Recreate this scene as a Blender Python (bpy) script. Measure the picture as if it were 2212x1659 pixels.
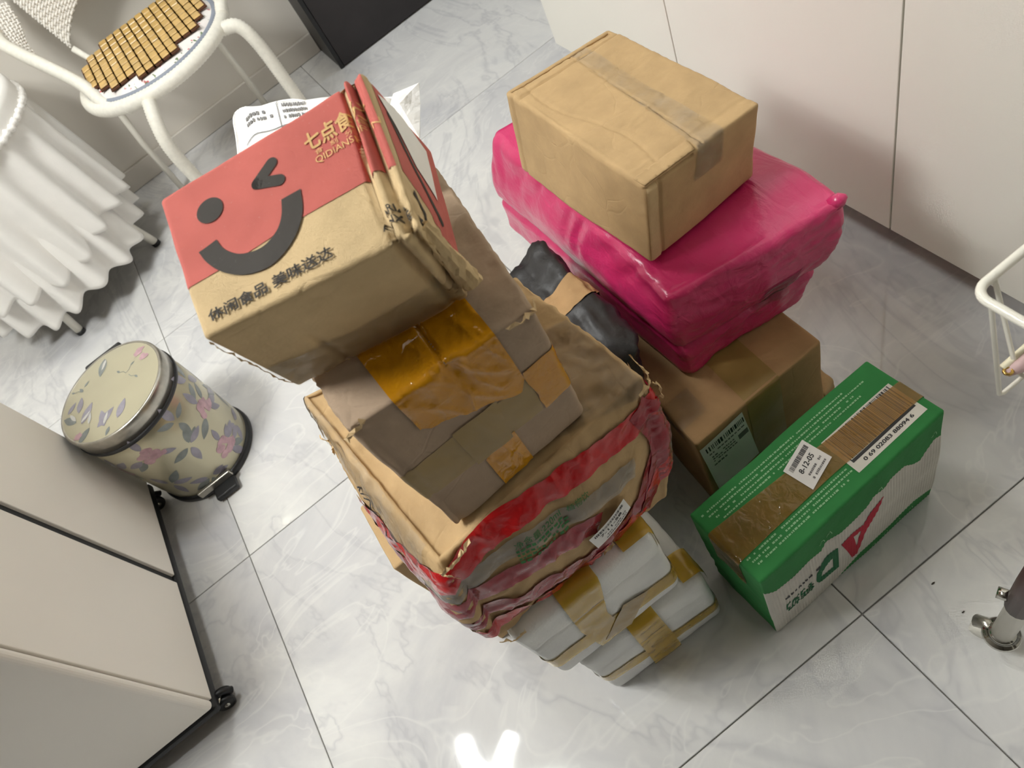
import bpy, bmesh, math, random
import numpy as np
from mathutils import Vector, Matrix, noise

random.seed(7)
SC = bpy.context.scene
for _o in list(bpy.data.objects):
    bpy.data.objects.remove(_o, do_unlink=True)
COL = SC.collection
PI = math.pi

# ------------------------------------------------------------------ camera
CAM_H = 1.164
RIGHT = Vector((0.78004087, -0.51184273, -0.35993508))
DOWN = Vector((-0.6239702, -0.59318302, -0.50871907))
FWD = Vector((0.04687678, 0.62141043, -0.78208161))
camd = bpy.data.cameras.new('camera')
cam = bpy.data.objects.new('camera', camd)
COL.objects.link(cam)
mw = Matrix.Identity(4)
for i, ax in enumerate((RIGHT, -DOWN, -FWD)):
    for j in range(3):
        mw[j][i] = ax[j]
mw.translation = (0, 0, CAM_H)
cam.matrix_world = mw
camd.sensor_fit = 'HORIZONTAL'
camd.sensor_width = 36.0
camd.lens = 1590.70 / 2212 * 36.0
camd.clip_start = 0.02
camd.dof.use_dof = True
camd.dof.focus_distance = 0.86
camd.dof.aperture_fstop = 11.0
SC.camera = cam

# ------------------------------------------------------------------ world, exposure
SC.cycles.max_bounces = 5
SC.cycles.diffuse_bounces = 4
SC.cycles.glossy_bounces = 2
SC.cycles.transmission_bounces = 1
SC.cycles.transparent_max_bounces = 6
SC.cycles.use_light_tree = False
SC.cycles.use_adaptive_sampling = True
SC.cycles.adaptive_threshold = 0.02
SC.cycles.caustics_reflective = False
SC.cycles.caustics_refractive = False
w = bpy.data.worlds.new('world')
SC.world = w
w.use_nodes = True
w.node_tree.nodes['Background'].inputs[0].default_value = (0.75, 0.82, 1.0, 1)
w.node_tree.nodes['Background'].inputs[1].default_value = 0.05
SC.view_settings.view_transform = 'Standard'
SC.view_settings.look = 'None'
SC.view_settings.gamma = 1.0
SC.view_settings.use_curve_mapping = False
SC.view_settings.exposure = 0.67
LAMP_POWER = 84.0          # emission of the curved ceiling lamp
PASSAGE_POWER = 16.0       # emission of the cool lamp in the passage
FAR_POWER = 20.0           # emission of the round lamp over the middle of the room


# ================================================================== helpers
def lin(r, g, b):
    def f(c):
        c /= 255.0
        return c / 12.92 if c <= 0.04045 else ((c + 0.055) / 1.055) ** 2.4
    return (f(r), f(g), f(b), 1.0)


def mat(name):
    m = bpy.data.materials.new(name)
    m.use_nodes = True
    nt = m.node_tree
    for n in list(nt.nodes):
        nt.nodes.remove(n)
    out = nt.nodes.new('ShaderNodeOutputMaterial')
    return m, nt, out


def N(nt, t, **kw):
    n = nt.nodes.new(t)
    for k, v in kw.items():
        setattr(n, k, v)
    return n


def setin(n, **kw):
    for k, v in kw.items():
        n.inputs[k.replace('_', ' ')].default_value = v


def ramp(nt, src, stops):
    r = N(nt, 'ShaderNodeValToRGB')
    e = r.color_ramp.elements
    while len(e) < len(stops):
        e.new(0.5)
    for i, (p, c) in enumerate(stops):
        e[i].position = p
        e[i].color = c
    nt.links.new(src, r.inputs[0])
    return r.outputs[0]


def mixc(nt, fac, a, b):
    m = N(nt, 'ShaderNodeMix', data_type='RGBA')
    for i, s in ((0, fac), (6, a), (7, b)):
        if hasattr(s, 'links'):
            nt.links.new(s, m.inputs[i])
        else:
            m.inputs[i].default_value = s
    return m.outputs[2]


def noise_tex(nt, co, scale, detail=2, rough=0.55, dist=0.0):
    n = N(nt, 'ShaderNodeTexNoise')
    setin(n, Scale=scale, Detail=detail, Roughness=rough, Distortion=dist)
    nt.links.new(co, n.inputs['Vector'])
    return n.outputs['Fac']


def scaled(nt, co, s):
    m = N(nt, 'ShaderNodeMapping')
    m.inputs['Scale'].default_value = s
    nt.links.new(co, m.inputs['Vector'])
    return m.outputs[0]


def position(nt):
    return N(nt, 'ShaderNodeNewGeometry').outputs['Position']


def bump(nt, h, strength, dist, prev=None):
    b = N(nt, 'ShaderNodeBump')
    setin(b, Strength=strength, Distance=dist)
    nt.links.new(h, b.inputs['Height'])
    if prev is not None:
        nt.links.new(prev, b.inputs['Normal'])
    return b.outputs[0]


def plain(name, col, rough=0.5, metal=0.0, var=0.06, vscale=30, bmp=0.0, bscale=200, coat=0.0, spec=0.5):
    """Principled surface with a little procedural tone variation and fine relief."""
    m, nt, out = mat(name)
    co = position(nt)
    p = N(nt, 'ShaderNodeBsdfPrincipled')
    setin(p, Roughness=rough, Metallic=metal)
    p.inputs['Coat Weight'].default_value = coat
    p.inputs['Specular IOR Level'].default_value = spec
    f = noise_tex(nt, co, vscale)
    lo = tuple(c * (1 - var) for c in col[:3]) + (1,)
    hi = tuple(min(1, c * (1 + var)) for c in col[:3]) + (1,)
    nt.links.new(ramp(nt, f, [(0.3, lo), (0.7, hi)]), p.inputs['Base Color'])
    if bmp:
        nt.links.new(bump(nt, noise_tex(nt, co, bscale, 3), bmp, 0.002), p.inputs['Normal'])
    nt.links.new(p.outputs[0], out.inputs[0])
    return m


def kraft(name, col, stain=0.1, flute=0.0, rough=0.82):
    m, nt, out = mat(name)
    co = position(nt)
    p = N(nt, 'ShaderNodeBsdfPrincipled')
    setin(p, Roughness=rough)
    p.inputs['Specular IOR Level'].default_value = 0.25
    lo = tuple(c * (1 - stain) for c in col[:3]) + (1,)
    hi = tuple(min(1, c * (1 + stain)) for c in col[:3]) + (1,)
    a = ramp(nt, noise_tex(nt, co, 18, 3, 0.6), [(0.3, lo), (0.7, hi)])
    fib = noise_tex(nt, scaled(nt, co, (1, 1.6, 0.8)), 700, 2, 0.7)
    b = mixc(nt, ramp(nt, fib, [(0.62, (0, 0, 0, 1)), (0.75, (0.5, 0.5, 0.5, 1))]), a,
             tuple(min(1, c * 1.25) for c in col[:3]) + (1,))
    nt.links.new(b, p.inputs['Base Color'])
    nrm = bump(nt, noise_tex(nt, co, 45, 3, 0.65), 0.28, 0.004)
    wob = N(nt, 'ShaderNodeTexNoise')                      # fine fold lines of handled board
    setin(wob, Scale=14.0, Detail=1.0)
    nt.links.new(co, wob.inputs['Vector'])
    wm = N(nt, 'ShaderNodeVectorMath', operation='SCALE')
    nt.links.new(wob.outputs['Color'], wm.inputs[0])
    wm.inputs['Scale'].default_value = 0.05
    wa = N(nt, 'ShaderNodeVectorMath', operation='ADD')
    nt.links.new(co, wa.inputs[0])
    nt.links.new(wm.outputs[0], wa.inputs[1])
    vo = N(nt, 'ShaderNodeTexVoronoi', feature='DISTANCE_TO_EDGE')
    vo.inputs['Scale'].default_value = 17.0
    nt.links.new(wa.outputs[0], vo.inputs['Vector'])
    ln = ramp(nt, vo.outputs['Distance'], [(0.0, (0, 0, 0, 1)), (0.035, (1, 1, 1, 1))])
    msk = ramp(nt, noise_tex(nt, co, 9, 0), [(0.42, (0, 0, 0, 1)), (0.62, (1, 1, 1, 1))])
    lm = mixc(nt, msk, (1, 1, 1, 1), ln)
    nrm = bump(nt, lm, 0.28, 0.0012, nrm)
    nt.links.new(nrm, p.inputs['Normal'])
    nt.links.new(p.outputs[0], out.inputs[0])
    return m


def film(name, col, body, rough=0.14, wr=0.5, wscale=60, stretch=(1, 1, 1), tint=None, ior=1.43):
    """Adhesive tape or foil: body = share of opaque colour, the rest lets the ground show through."""
    m, nt, out = mat(name)
    co = scaled(nt, position(nt), stretch)
    p = N(nt, 'ShaderNodeBsdfPrincipled')
    setin(p, Roughness=rough)
    p.inputs['Base Color'].default_value = col
    p.inputs['Specular IOR Level'].default_value = 0.15
    t = N(nt, 'ShaderNodeBsdfTransparent')
    t.inputs[0].default_value = tuple((0.97 if tint is None else tint) * max(c, 0.004) ** 0.42 for c in col[:3]) + (1,)
    gl = N(nt, 'ShaderNodeBsdfGlossy')
    gl.inputs['Roughness'].default_value = rough
    fr = N(nt, 'ShaderNodeFresnel')
    fr.inputs[0].default_value = ior
    h = noise_tex(nt, co, wscale, 3, 0.5, 0.6)
    nrm = bump(nt, h, wr, 0.006)
    for n in (p, gl):
        nt.links.new(nrm, n.inputs['Normal'])
    m1 = N(nt, 'ShaderNodeMixShader')
    fv = ramp(nt, noise_tex(nt, co, 25, 2), [(0.3, (body - 0.05,) * 3 + (1,)), (0.7, (body + 0.05,) * 3 + (1,))])
    nt.links.new(fv, m1.inputs[0])
    nt.links.new(t.outputs[0], m1.inputs[1])
    nt.links.new(p.outputs[0], m1.inputs[2])
    m2 = N(nt, 'ShaderNodeMixShader')
    nt.links.new(fr.outputs[0], m2.inputs[0])
    nt.links.new(m1.outputs[0], m2.inputs[1])
    nt.links.new(gl.outputs[0], m2.inputs[2])
    nt.links.new(m2.outputs[0], out.inputs[0])
    return m


def ink(name, col, wear=0.1):
    """Flat print on board, with worn specks."""
    m, nt, out = mat(name)
    co = position(nt)
    p = N(nt, 'ShaderNodeBsdfPrincipled')
    setin(p, Roughness=0.75)
    p.inputs['Specular IOR Level'].default_value = 0.25
    lo = tuple(c * 0.93 for c in col[:3]) + (1,)
    hi = tuple(min(1, c * 1.07) for c in col[:3]) + (1,)
    a = ramp(nt, noise_tex(nt, co, 22, 2), [(0.3, lo), (0.7, hi)])
    sp = noise_tex(nt, co, 420, 3, 0.75)
    b = mixc(nt, ramp(nt, sp, [(0.66, (0, 0, 0, 1)), (0.74, (wear * 5,) * 3 + (1,))]), a,
             tuple(min(1, c * 0.6 + 0.22) for c in col[:3]) + (1,))
    nt.links.new(b, p.inputs['Base Color'])
    nt.links.new(bump(nt, noise_tex(nt, co, 45, 2, 0.6), 0.25, 0.004), p.inputs['Normal'])
    nt.links.new(p.outputs[0], out.inputs[0])
    return m


def emission(name, col, strength):
    m, nt, out = mat(name)
    e = N(nt, 'ShaderNodeEmission')
    e.inputs[0].default_value = col
    e.inputs[1].default_value = strength
    nt.links.new(e.outputs[0], out.inputs[0])
    return m


# ------------------------------------------------------------------ objects
def adopt(o, parent):
    if parent is not None:
        o.parent = parent
        if parent.type == 'EMPTY':
            o.matrix_parent_inverse = Matrix.Translation(-Vector(parent.location))


def thing(name, label, cat, loc, group=None):
    o = bpy.data.objects.new(name, None)
    o.empty_display_size = 0.05
    o.location = loc
    COL.objects.link(o)
    tag(o, label, cat, group)
    return o


def tag(o, label, cat, group=None):
    o['label'] = label
    o['category'] = cat
    if group:
        o['group'] = group


def mesh(name, verts, faces, m, parent=None, smooth=True, label=None, kind=None):
    me = bpy.data.meshes.new(name)
    me.from_pydata([tuple(map(float, v)) for v in verts], [], [tuple(map(int, f)) for f in faces])
    if smooth:
        me.polygons.foreach_set('use_smooth', [True] * len(me.polygons))
    me.update()
    me.materials.append(m)
    o = bpy.data.objects.new(name, me)
    COL.objects.link(o)
    adopt(o, parent)
    if label:
        o['label'] = label
    if kind:
        o['kind'] = kind
    return o


def bm_mesh(name, bm, m, parent=None, smooth=False, label=None, kind=None, angle=None):
    bmesh.ops.recalc_face_normals(bm, faces=bm.faces)
    me = bpy.data.meshes.new(name)
    bm.to_mesh(me)
    bm.free()
    if smooth:
        me.polygons.foreach_set('use_smooth', [True] * len(me.polygons))
    me.materials.append(m)
    o = bpy.data.objects.new(name, me)
    COL.objects.link(o)
    adopt(o, parent)
    if label:
        o['label'] = label
    if kind:
        o['kind'] = kind
    return o


def bm_box(bm, x0, x1, y0, y1, z0, z1, bev=0.0, seg=2):
    b2 = bmesh.new()
    bmesh.ops.create_cube(b2, size=1)
    for v in b2.verts:
        v.co = ((x0 + x1) / 2 + v.co.x * (x1 - x0), (y0 + y1) / 2 + v.co.y * (y1 - y0), (z0 + z1) / 2 + v.co.z * (z1 - z0))
    if bev:
        bmesh.ops.bevel(b2, geom=list(b2.edges), offset=bev, segments=seg, profile=0.5, affect='EDGES')
    off = len(bm.verts)
    vs = [bm.verts.new(v.co) for v in b2.verts]
    b2.verts.index_update()
    for f in b2.faces:
        bm.faces.new([vs[v.index] for v in f.verts])
    b2.free()


def boxo(name, x0, x1, y0, y1, z0, z1, m, parent=None, bev=0.003, **kw):
    bm = bmesh.new()
    bm_box(bm, x0, x1, y0, y1, z0, z1, bev)
    return bm_mesh(name, bm, m, parent, **kw)


def smooth_path(pts, n=12):
    """Catmull-Rom through pts."""
    P = [Vector(p) for p in pts]
    if len(P) < 3:
        return [P[0].lerp(P[-1], i / n) for i in range(n + 1)]
    Q = [P[0] * 2 - P[1]] + P + [P[-1] * 2 - P[-2]]
    out = []
    for i in range(1, len(Q) - 2):
        for k in range(n):
            t = k / n
            a, b, c, d = Q[i - 1], Q[i], Q[i + 1], Q[i + 2]
            out.append(0.5 * ((2 * b) + (c - a) * t + (2 * a - 5 * b + 4 * c - d) * t * t + (3 * b - a - 3 * c + d) * t ** 3))
    out.append(P[-1])
    return out


def tube_geo(path, r, seg=10, closed=False, ridge=0.0, cap=True):
    """verts, faces of a tube along path; r number or list; ridge: alternate ring swelling."""
    P = [Vector(p) for p in path]
    n = len(P)
    V, F = [], []
    up = None
    for i in range(n):
        if closed:
            t = (P[(i + 1) % n] - P[i - 1]).normalized()
        else:
            t = (P[min(i + 1, n - 1)] - P[max(i - 1, 0)]).normalized()
        if up is None:
            up = Vector((0, 0, 1)) if abs(t.z) < 0.9 else Vector((1, 0, 0))
        up = (up - t * up.dot(t)).normalized()
        s = t.cross(up)
        rr = r[i] if isinstance(r, (list, tuple)) else r
        rr *= 1 + (ridge if i % 2 else 0)
        for k in range(seg):
            a = 2 * PI * k / seg
            V.append(P[i] + up * (math.cos(a) * rr) + s * (math.sin(a) * rr))
    m = n if closed else n - 1
    for i in range(m):
        for k in range(seg):
            a, b = i * seg + k, i * seg + (k + 1) % seg
            c, d = ((i + 1) % n) * seg + (k + 1) % seg, ((i + 1) % n) * seg + k
            F.append((a, b, c, d))
    if cap and not closed:
        F.append(tuple(range(seg - 1, -1, -1)))
        F.append(tuple(range((n - 1) * seg, n * seg)))
    return V, F


def tube(name, path, r, m, parent=None, seg=10, closed=False, ridge=0.0, **kw):
    V, F = tube_geo(path, r, seg, closed, ridge)
    return mesh(name, V, F, m, parent, **kw)


def resample(path, step):
    P = [Vector(p) for p in path]
    out = [P[0]]
    acc = 0
    for a, b in zip(P, P[1:]):
        L = (b - a).length
        if L < 1e-9:
            continue
        d = step - acc
        while d <= L:
            out.append(a.lerp(b, d / L))
            d += step
        acc = L - (d - step)
    if (out[-1] - P[-1]).length > step * 0.3:
        out.append(P[-1])
    return out


def lathe(name, prof, centre, m, parent=None, seg=64, **kw):
    """prof: list of (radius, z); axis vertical through centre."""
    V, F = [], []
    cx, cy = centre
    for r, z in prof:
        for k in range(seg):
            a = 2 * PI * k / seg
            V.append((cx + r * math.cos(a), cy + r * math.sin(a), z))
    for i in range(len(prof) - 1):
        for k in range(seg):
            F.append((i * seg + k, i * seg + (k + 1) % seg, (i + 1) * seg + (k + 1) % seg, (i + 1) * seg + k))
    return mesh(name, V, F, m, parent, **kw)


def nz(pts, s, seed):
    return np.array([noise.noise((p[0] * s + seed, p[1] * s - seed * 0.7, p[2] * s + seed * 0.3)) for p in pts])


# ------------------------------------------------------------------ cartons: a rounded box shell with 8 free corners
class Carton:
    def __init__(s, C, r=0.004, disp=None, flat_top=False):
        s.C = np.array(C, float).reshape(2, 2, 2, 3)
        c = s.C
        s.L = np.array([np.linalg.norm(c[1].mean((0, 1)) - c[0].mean((0, 1))),
                        np.linalg.norm(c[:, 1].mean((0, 1)) - c[:, 0].mean((0, 1))),
                        np.linalg.norm(c[:, :, 1].mean((0, 1)) - c[:, :, 0].mean((0, 1)))])
        s.r = r
        s.disp = disp
        s.flat_top = flat_top

    def base(s):
        c = s.C[:, :, 0].mean((0, 1))
        return (float(c[0]), float(c[1]), float(s.C[:, :, 0, 2].min()))

    def P(s, q, off=0.0):
        q = np.asarray(q, float)
        r = s.r
        c = np.clip(q, r, s.L - r)
        d = q - c
        n = np.linalg.norm(d, axis=1, keepdims=True)
        n[n < 1e-9] = 1
        d = d / n
        q2 = c + d * (r + off)
        if s.disp is not None:
            dv = s.disp(q, d, s.L)
            dv[:, 2] = np.where(d[:, 2] < -0.8, np.maximum(dv[:, 2], 0), dv[:, 2])       # boxes rest flat on what carries them
            if s.flat_top:
                dv[:, 2] = np.where(d[:, 2] > 0.8, np.minimum(dv[:, 2], 0), dv[:, 2])
            q2 = q2 + dv
        t = q2 / s.L
        u, v, w_ = t[:, 0:1], t[:, 1:2], t[:, 2:3]
        C = s.C
        return ((C[0, 0, 0] * (1 - u) + C[1, 0, 0] * u) * (1 - v) * (1 - w_) + (C[0, 1, 0] * (1 - u) + C[1, 1, 0] * u) * v * (1 - w_)
                + (C[0, 0, 1] * (1 - u) + C[1, 0, 1] * u) * (1 - v) * w_ + (C[0, 1, 1] * (1 - u) + C[1, 1, 1] * u) * v * w_)

    def lines(s, L, step):
        r = s.r
        e = [0, 0.3 * r, 0.6 * r, r]
        n = max(2, int(round((L - 2 * r) / step)))
        return e + [r + (L - 2 * r) * i / n for i in range(1, n)] + [L - x for x in reversed(e)]

    def build(s, name, m, parent, step=0.006, **kw):
        X, Y, Z = [s.lines(l, step) for l in s.L]
        Q, F, idx = [], [], {}

        def vid(p):
            k = (round(p[0], 6), round(p[1], 6), round(p[2], 6))
            if k not in idx:
                idx[k] = len(Q)
                Q.append(p)
            return idx[k]

        def face(A, B, f, flip):
            g = [[vid(f(a, b)) for b in B] for a in A]
            for i in range(len(A) - 1):
                for j in range(len(B) - 1):
                    t = (g[i][j], g[i + 1][j], g[i + 1][j + 1], g[i][j + 1])
                    F.append(t[::-1] if flip else t)
        lx, ly, lz = s.L
        face(X, Y, lambda a, b: (a, b, lz), False)
        face(X, Y, lambda a, b: (a, b, 0.0), True)
        face(X, Z, lambda a, b: (a, 0.0, b), False)
        face(X, Z, lambda a, b: (a, ly, b), True)
        face(Y, Z, lambda a, b: (lx, a, b), False)
        face(Y, Z, lambda a, b: (0.0, a, b), True)
        return mesh(name, s.P(np.array(Q)), F, m, parent, **kw)

    # unfolded maps from flat print coordinates (metres) to the shell
    def top(s, p):            # y<0 runs down the front, x>Lx down the right end, x<0 down the left
        x, y = p
        if y < 0:
            return (x, 0.0, s.L[2] + y)
        if x < 0:
            return (0.0, y, s.L[2] + x)
        if x > s.L[0]:
            return (s.L[0], y, s.L[2] - (x - s.L[0]))
        if y > s.L[1]:
            return (x, s.L[1], s.L[2] - (y - s.L[1]))
        return (x, y, s.L[2])

    def belt(s, p):           # 0..Lx front, >Lx right end, <0 left end
        x, z = p
        if x < 0:
            return (0.0, -x, z)
        if x > s.L[0]:
            return (s.L[0], x - s.L[0], z)
        return (x, 0.0, z)

    def left(s, p):           # seen from the left: x runs from back to front
        return (0.0, s.L[1] - p[0], p[1])


# flat shapes: (verts2d, faces)
def g_poly(pts):
    return ([tuple(p) for p in pts], [tuple(range(len(pts)))])


def g_rect(x0, y0, x1, y1):
    return g_poly([(x0, y0), (x1, y0), (x1, y1), (x0, y1)])


def g_circle(cx, cy, r, n=32, ry=None):
    ry = ry or r
    return g_poly([(cx + r * math.cos(2 * PI * i / n), cy + ry * math.sin(2 * PI * i / n)) for i in range(n)])


def g_strip(a, b):
    """band between two polylines of equal length"""
    V = [tuple(p) for p in a] + [tuple(p) for p in b]
    n = len(a)
    return (V, [(i, i + 1, n + i + 1, n + i) for i in range(n - 1)])


def g_stroke(pts, wd, caps=True):
    P = [Vector((p[0], p[1], 0)) for p in pts]
    A, B = [], []
    for i in range(len(P)):
        t = (P[min(i + 1, len(P) - 1)] - P[max(i - 1, 0)]).normalized()
        n = Vector((-t.y, t.x, 0)) * wd / 2
        A.append((P[i] + n)[:2])
        B.append((P[i] - n)[:2])
    g = g_strip(A, B)
    if caps:
        g = g_join(g, g_circle(pts[0][0], pts[0][1], wd / 2, 14), g_circle(pts[-1][0], pts[-1][1], wd / 2, 14))
    return g


def g_join(*gs):
    V, F = [], []
    for v, f in gs:
        o = len(V)
        V += list(v)
        F += [tuple(i + o for i in t) for t in f]
    return (V, F)


def g_move(g, dx=0, dy=0, rot=0.0, sx=1, sy=1):
    c, s = math.cos(rot), math.sin(rot)
    return ([(dx + c * x * sx - s * y * sy, dy + s * x * sx + c * y * sy) for x, y in g[0]], g[1])


_TXT = {}


def g_text(body, wd, ht=None, bold=0.0):
    """text outline, lower left at the origin, fitted to wd x ht metres"""
    key = (body, bold)
    if key not in _TXT:
        c = bpy.data.curves.new('lettering', 'FONT')
        c.body = body
        c.resolution_u = 3
        c.offset = bold
        o = bpy.data.objects.new('lettering', c)
        COL.objects.link(o)
        dg = bpy.context.evaluated_depsgraph_get()
        e = o.evaluated_get(dg)
        me = e.to_mesh()
        V = [(v.co.x, v.co.y) for v in me.vertices]
        F = [tuple(p.vertices) for p in me.polygons]
        e.to_mesh_clear()
        bpy.data.objects.remove(o, do_unlink=True)
        bpy.data.curves.remove(c)
        _TXT[key] = (V, F)
    V, F = _TXT[key]
    x0, x1 = min(v[0] for v in V), max(v[0] for v in V)
    y0, y1 = min(v[1] for v in V), max(v[1] for v in V)
    kx = wd / (x1 - x0)
    ky = ht / (y1 - y0) if ht else kx
    return ([((x - x0) * kx, (y - y0) * ky) for x, y in V], F)


def g_bold(g, d):
    return g_join(*[g_move(g, a * d, b * d) for a, b in ((0, 0), (1, 0), (-1, 0), (0, 1), (0, -1))])


def g_bars(x0, y0, x1, y1, seed, unit=0.0006, gap=1.0):
    rr = random.Random(seed)
    gs, x = [], x0
    while x < x1:
        wd = unit * rr.choice((1, 1, 2, 3))
        if x + wd > x1:
            break
        gs.append(g_rect(x, y0, x + wd, y1))
        x += wd + unit * rr.choice((1, 1, 2)) * gap
    return g_join(*gs)


def g_smudge(x0, y0, x1, y1, rows, seed, dash=0.0035, fill=0.62):
    """rows of print too small to read"""
    rr = random.Random(seed)
    gs = []
    h = (y1 - y0) / rows
    for i in range(rows):
        y = y0 + h * (i + 0.2)
        x = x0
        end = x1 - rr.random() * (x1 - x0) * 0.12
        while x < end:
            d = dash * rr.uniform(0.4, 1.0)
            if rr.random() < 0.9:
                gs.append(g_rect(x, y, x + d, y + h * fill * rr.uniform(0.75, 1)))
            x += d + dash * rr.uniform(0.18, 0.35)
    return g_join(*gs)


def decal(name, g, mp, car, m, parent, off=0.0004, e=0.006, wrinkle=None, label=None, kind=None, xf=None):
    if name in ('fine_print', 'barcode_print', 'printed_form', 'pale_script'):
        kind = 'stuff'
    bm = bmesh.new()
    vs = [bm.verts.new((x, y, 0)) for x, y in g[0]]
    for f in g[1]:
        try:
            bm.faces.new([vs[i] for i in f])
        except ValueError:
            pass
    bmesh.ops.triangulate(bm, faces=bm.faces)
    for _ in range(7):
        ed = [x for x in bm.edges if x.calc_length() > e]
        if not ed:
            break
        bmesh.ops.subdivide_edges(bm, edges=ed, cuts=1)
        bmesh.ops.triangulate(bm, faces=[f for f in bm.faces if len(f.verts) > 3])
    for f in bm.faces:
        f.normal_update()
        if f.normal.z < 0:
            f.normal_flip()
    bm.verts.index_update()
    P2 = [(v.co.x, v.co.y) for v in bm.verts]
    F = [tuple(v.index for v in f.verts) for f in bm.faces]
    bm.free()
    if xf is not None:
        V = xf(P2, off)
    else:
        Q = np.array([mp(p) for p in P2])
        o = off
        if wrinkle is not None:
            o = off + np.array([max(0.0, wrinkle(p)) for p in P2])[:, None]
        V = car.P(Q, o)
    return mesh(name, V, F, m, parent, label=label, kind=kind)


def torn(name, pts, m, parent, wd=0.012, seed=1, amp=0.0026):
    wd *= 0.55
    """ragged ribbon of torn board along a line of points"""
    rr = random.Random(seed)
    path = resample(smooth_path(pts, 8), 0.004)
    V, F = [], []
    for i, p in enumerate(path):
        j = Vector((rr.uniform(-1, 1), rr.uniform(-1, 1), rr.uniform(-1, 1)))
        k = Vector((rr.uniform(-1, 1), rr.uniform(-1, 1), rr.uniform(-0.4, 1)))
        V.append(p + j * amp * 0.4 - Vector((0, 0, wd * 0.5)))
        V.append(p + k * amp * 0.5 + Vector((0, -amp * rr.random(), 0)))
        V.append(p + j * amp + Vector((0, 0, wd * rr.uniform(0.0, 0.5))))
    for i in range(len(path) - 1):
        for c in (0, 1):
            a = i * 3 + c
            F.append((a, a + 1, a + 4, a + 3))
    return mesh(name, V, F, m, parent, smooth=False)


def gauss(x, c, s):
    return np.exp(-((x - c) / s) ** 2)


def sstep(x, a, b):
    t = np.clip((x - a) / (b - a), 0, 1)
    return t * t * (3 - 2 * t)


# ================================================================== shared materials
def marble():
    m, nt, out = mat('polished marble tile')
    co = position(nt)
    oi = N(nt, 'ShaderNodeObjectInfo')
    add = N(nt, 'ShaderNodeVectorMath', operation='ADD')
    mul = N(nt, 'ShaderNodeVectorMath', operation='SCALE')
    comb = N(nt, 'ShaderNodeCombineXYZ')
    nt.links.new(oi.outputs['Random'], comb.inputs[0])
    nt.links.new(oi.outputs['Random'], comb.inputs[2])
    nt.links.new(comb.outputs[0], mul.inputs[0])
    mul.inputs['Scale'].default_value = 37.0
    nt.links.new(co, add.inputs[0])
    nt.links.new(mul.outputs[0], add.inputs[1])
    v = add.outputs[0]
    cloud = noise_tex(nt, v, 2.6, 6, 0.62, 0.7)
    base = ramp(nt, cloud, [(0.30, lin(196, 196, 199)), (0.48, lin(214, 213, 212)), (0.62, lin(226, 225, 222)), (0.75, lin(214, 214, 214))])
    # soft grey veins: narrow band of a warped noise
    vn = noise_tex(nt, scaled(nt, v, (1.0, 0.55, 1)), 2.3, 4, 0.6, 2.2)
    vein = ramp(nt, vn, [(0.455, (0, 0, 0, 1)), (0.485, (0.42, 0.42, 0.42, 1)), (0.5, (0.15, 0.15, 0.15, 1)), (0.53, (0, 0, 0, 1))])
    a = mixc(nt, vein, base, lin(182, 182, 186))
    vn2 = noise_tex(nt, scaled(nt, v, (0.6, 1.0, 1)), 5.5, 3, 0.6, 1.6)
    vein2 = ramp(nt, vn2, [(0.478, (0, 0, 0, 1)), (0.5, (0.4, 0.4, 0.4, 1)), (0.522, (0, 0, 0, 1))])
    b = mixc(nt, vein2, a, lin(232, 231, 227))
    p = N(nt, 'ShaderNodeBsdfPrincipled')
    nt.links.new(b, p.inputs['Base Color'])
    r = ramp(nt, noise_tex(nt, co, 14, 1), [(0.3, (0.03, 0.03, 0.03, 1)), (0.75, (0.07, 0.07, 0.07, 1))])
    nt.links.new(r, p.inputs['Roughness'])
    nt.links.new(p.outputs[0], out.inputs[0])
    return m


M_MARBLE = marble()
M_GROUT = plain('grey grout', lin(150, 148, 142), 0.9)
M_WALL = plain('painted wall', lin(222, 216, 206), 0.85, var=0.02, vscale=4)
M_CEIL = plain('dimmed ceiling paint', lin(178, 175, 170), 0.9, var=0.01)  # unseen ceiling, greyed to cut the light it bounces down
M_FARWALL = plain('darkened unseen wall', lin(120, 114, 106), 0.9, var=0.05, vscale=4)  # unseen left and front walls, darkened to weaken bounced light
M_SKIRT = plain('pale stone skirting', lin(214, 208, 198), 0.4, var=0.04, vscale=9)
M_WHITE_LAC = plain('white lacquer', lin(246, 243, 233), 0.28, var=0.015, vscale=3)
M_EDGE = plain('grey door edge', lin(150, 146, 138), 0.5)
M_GREIGE = plain('warm grey laminate', lin(238, 232, 222), 0.42, var=0.015, vscale=4)
M_BLACK = plain('black plastic', lin(26, 27, 29), 0.42, var=0.1)
M_BLACKG = plain('black groove', lin(30, 31, 33), 0.5, var=0.1)
M_DARK = plain('dark brown cabinet', lin(38, 34, 35), 0.45, var=0.15, vscale=14)
M_CHROME = plain('chrome', lin(200, 198, 190), 0.14, 1.0, var=0.03)
M_WHITE_MET = plain('white painted steel', lin(234, 230, 218), 0.32, var=0.03)
M_BINE = emission('passage lamp glow', (0.80, 0.88, 1.0, 1), PASSAGE_POWER)

# ================================================================== room shell
TX0, TY0, TS = 0.2335, 0.2015, 0.8015
floor = boxo('floor', -2.9, 2.5, -4.0, 2.62, -0.05, -0.004, M_GROUT, bev=0)
floor['kind'] = 'structure'
tile_me = None
bm = bmesh.new()
g = 0.001
bm_box(bm, g, TS - g, g, TS - g, -0.006, 0.0, 0.0008, 1)
t0 = bm_mesh('tile', bm, M_MARBLE, floor)
first = True
for i in range(-4, 3):
    for j in range(-5, 3):
        x, y = TX0 + i * TS, TY0 + j * TS
        if x > 2.3 or y > 2.5:
            continue
        o = t0 if first else t0.copy()
        if not first:
            COL.objects.link(o)
            o.parent = floor
        first = False
        o.location = (x, y, 0)


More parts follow.
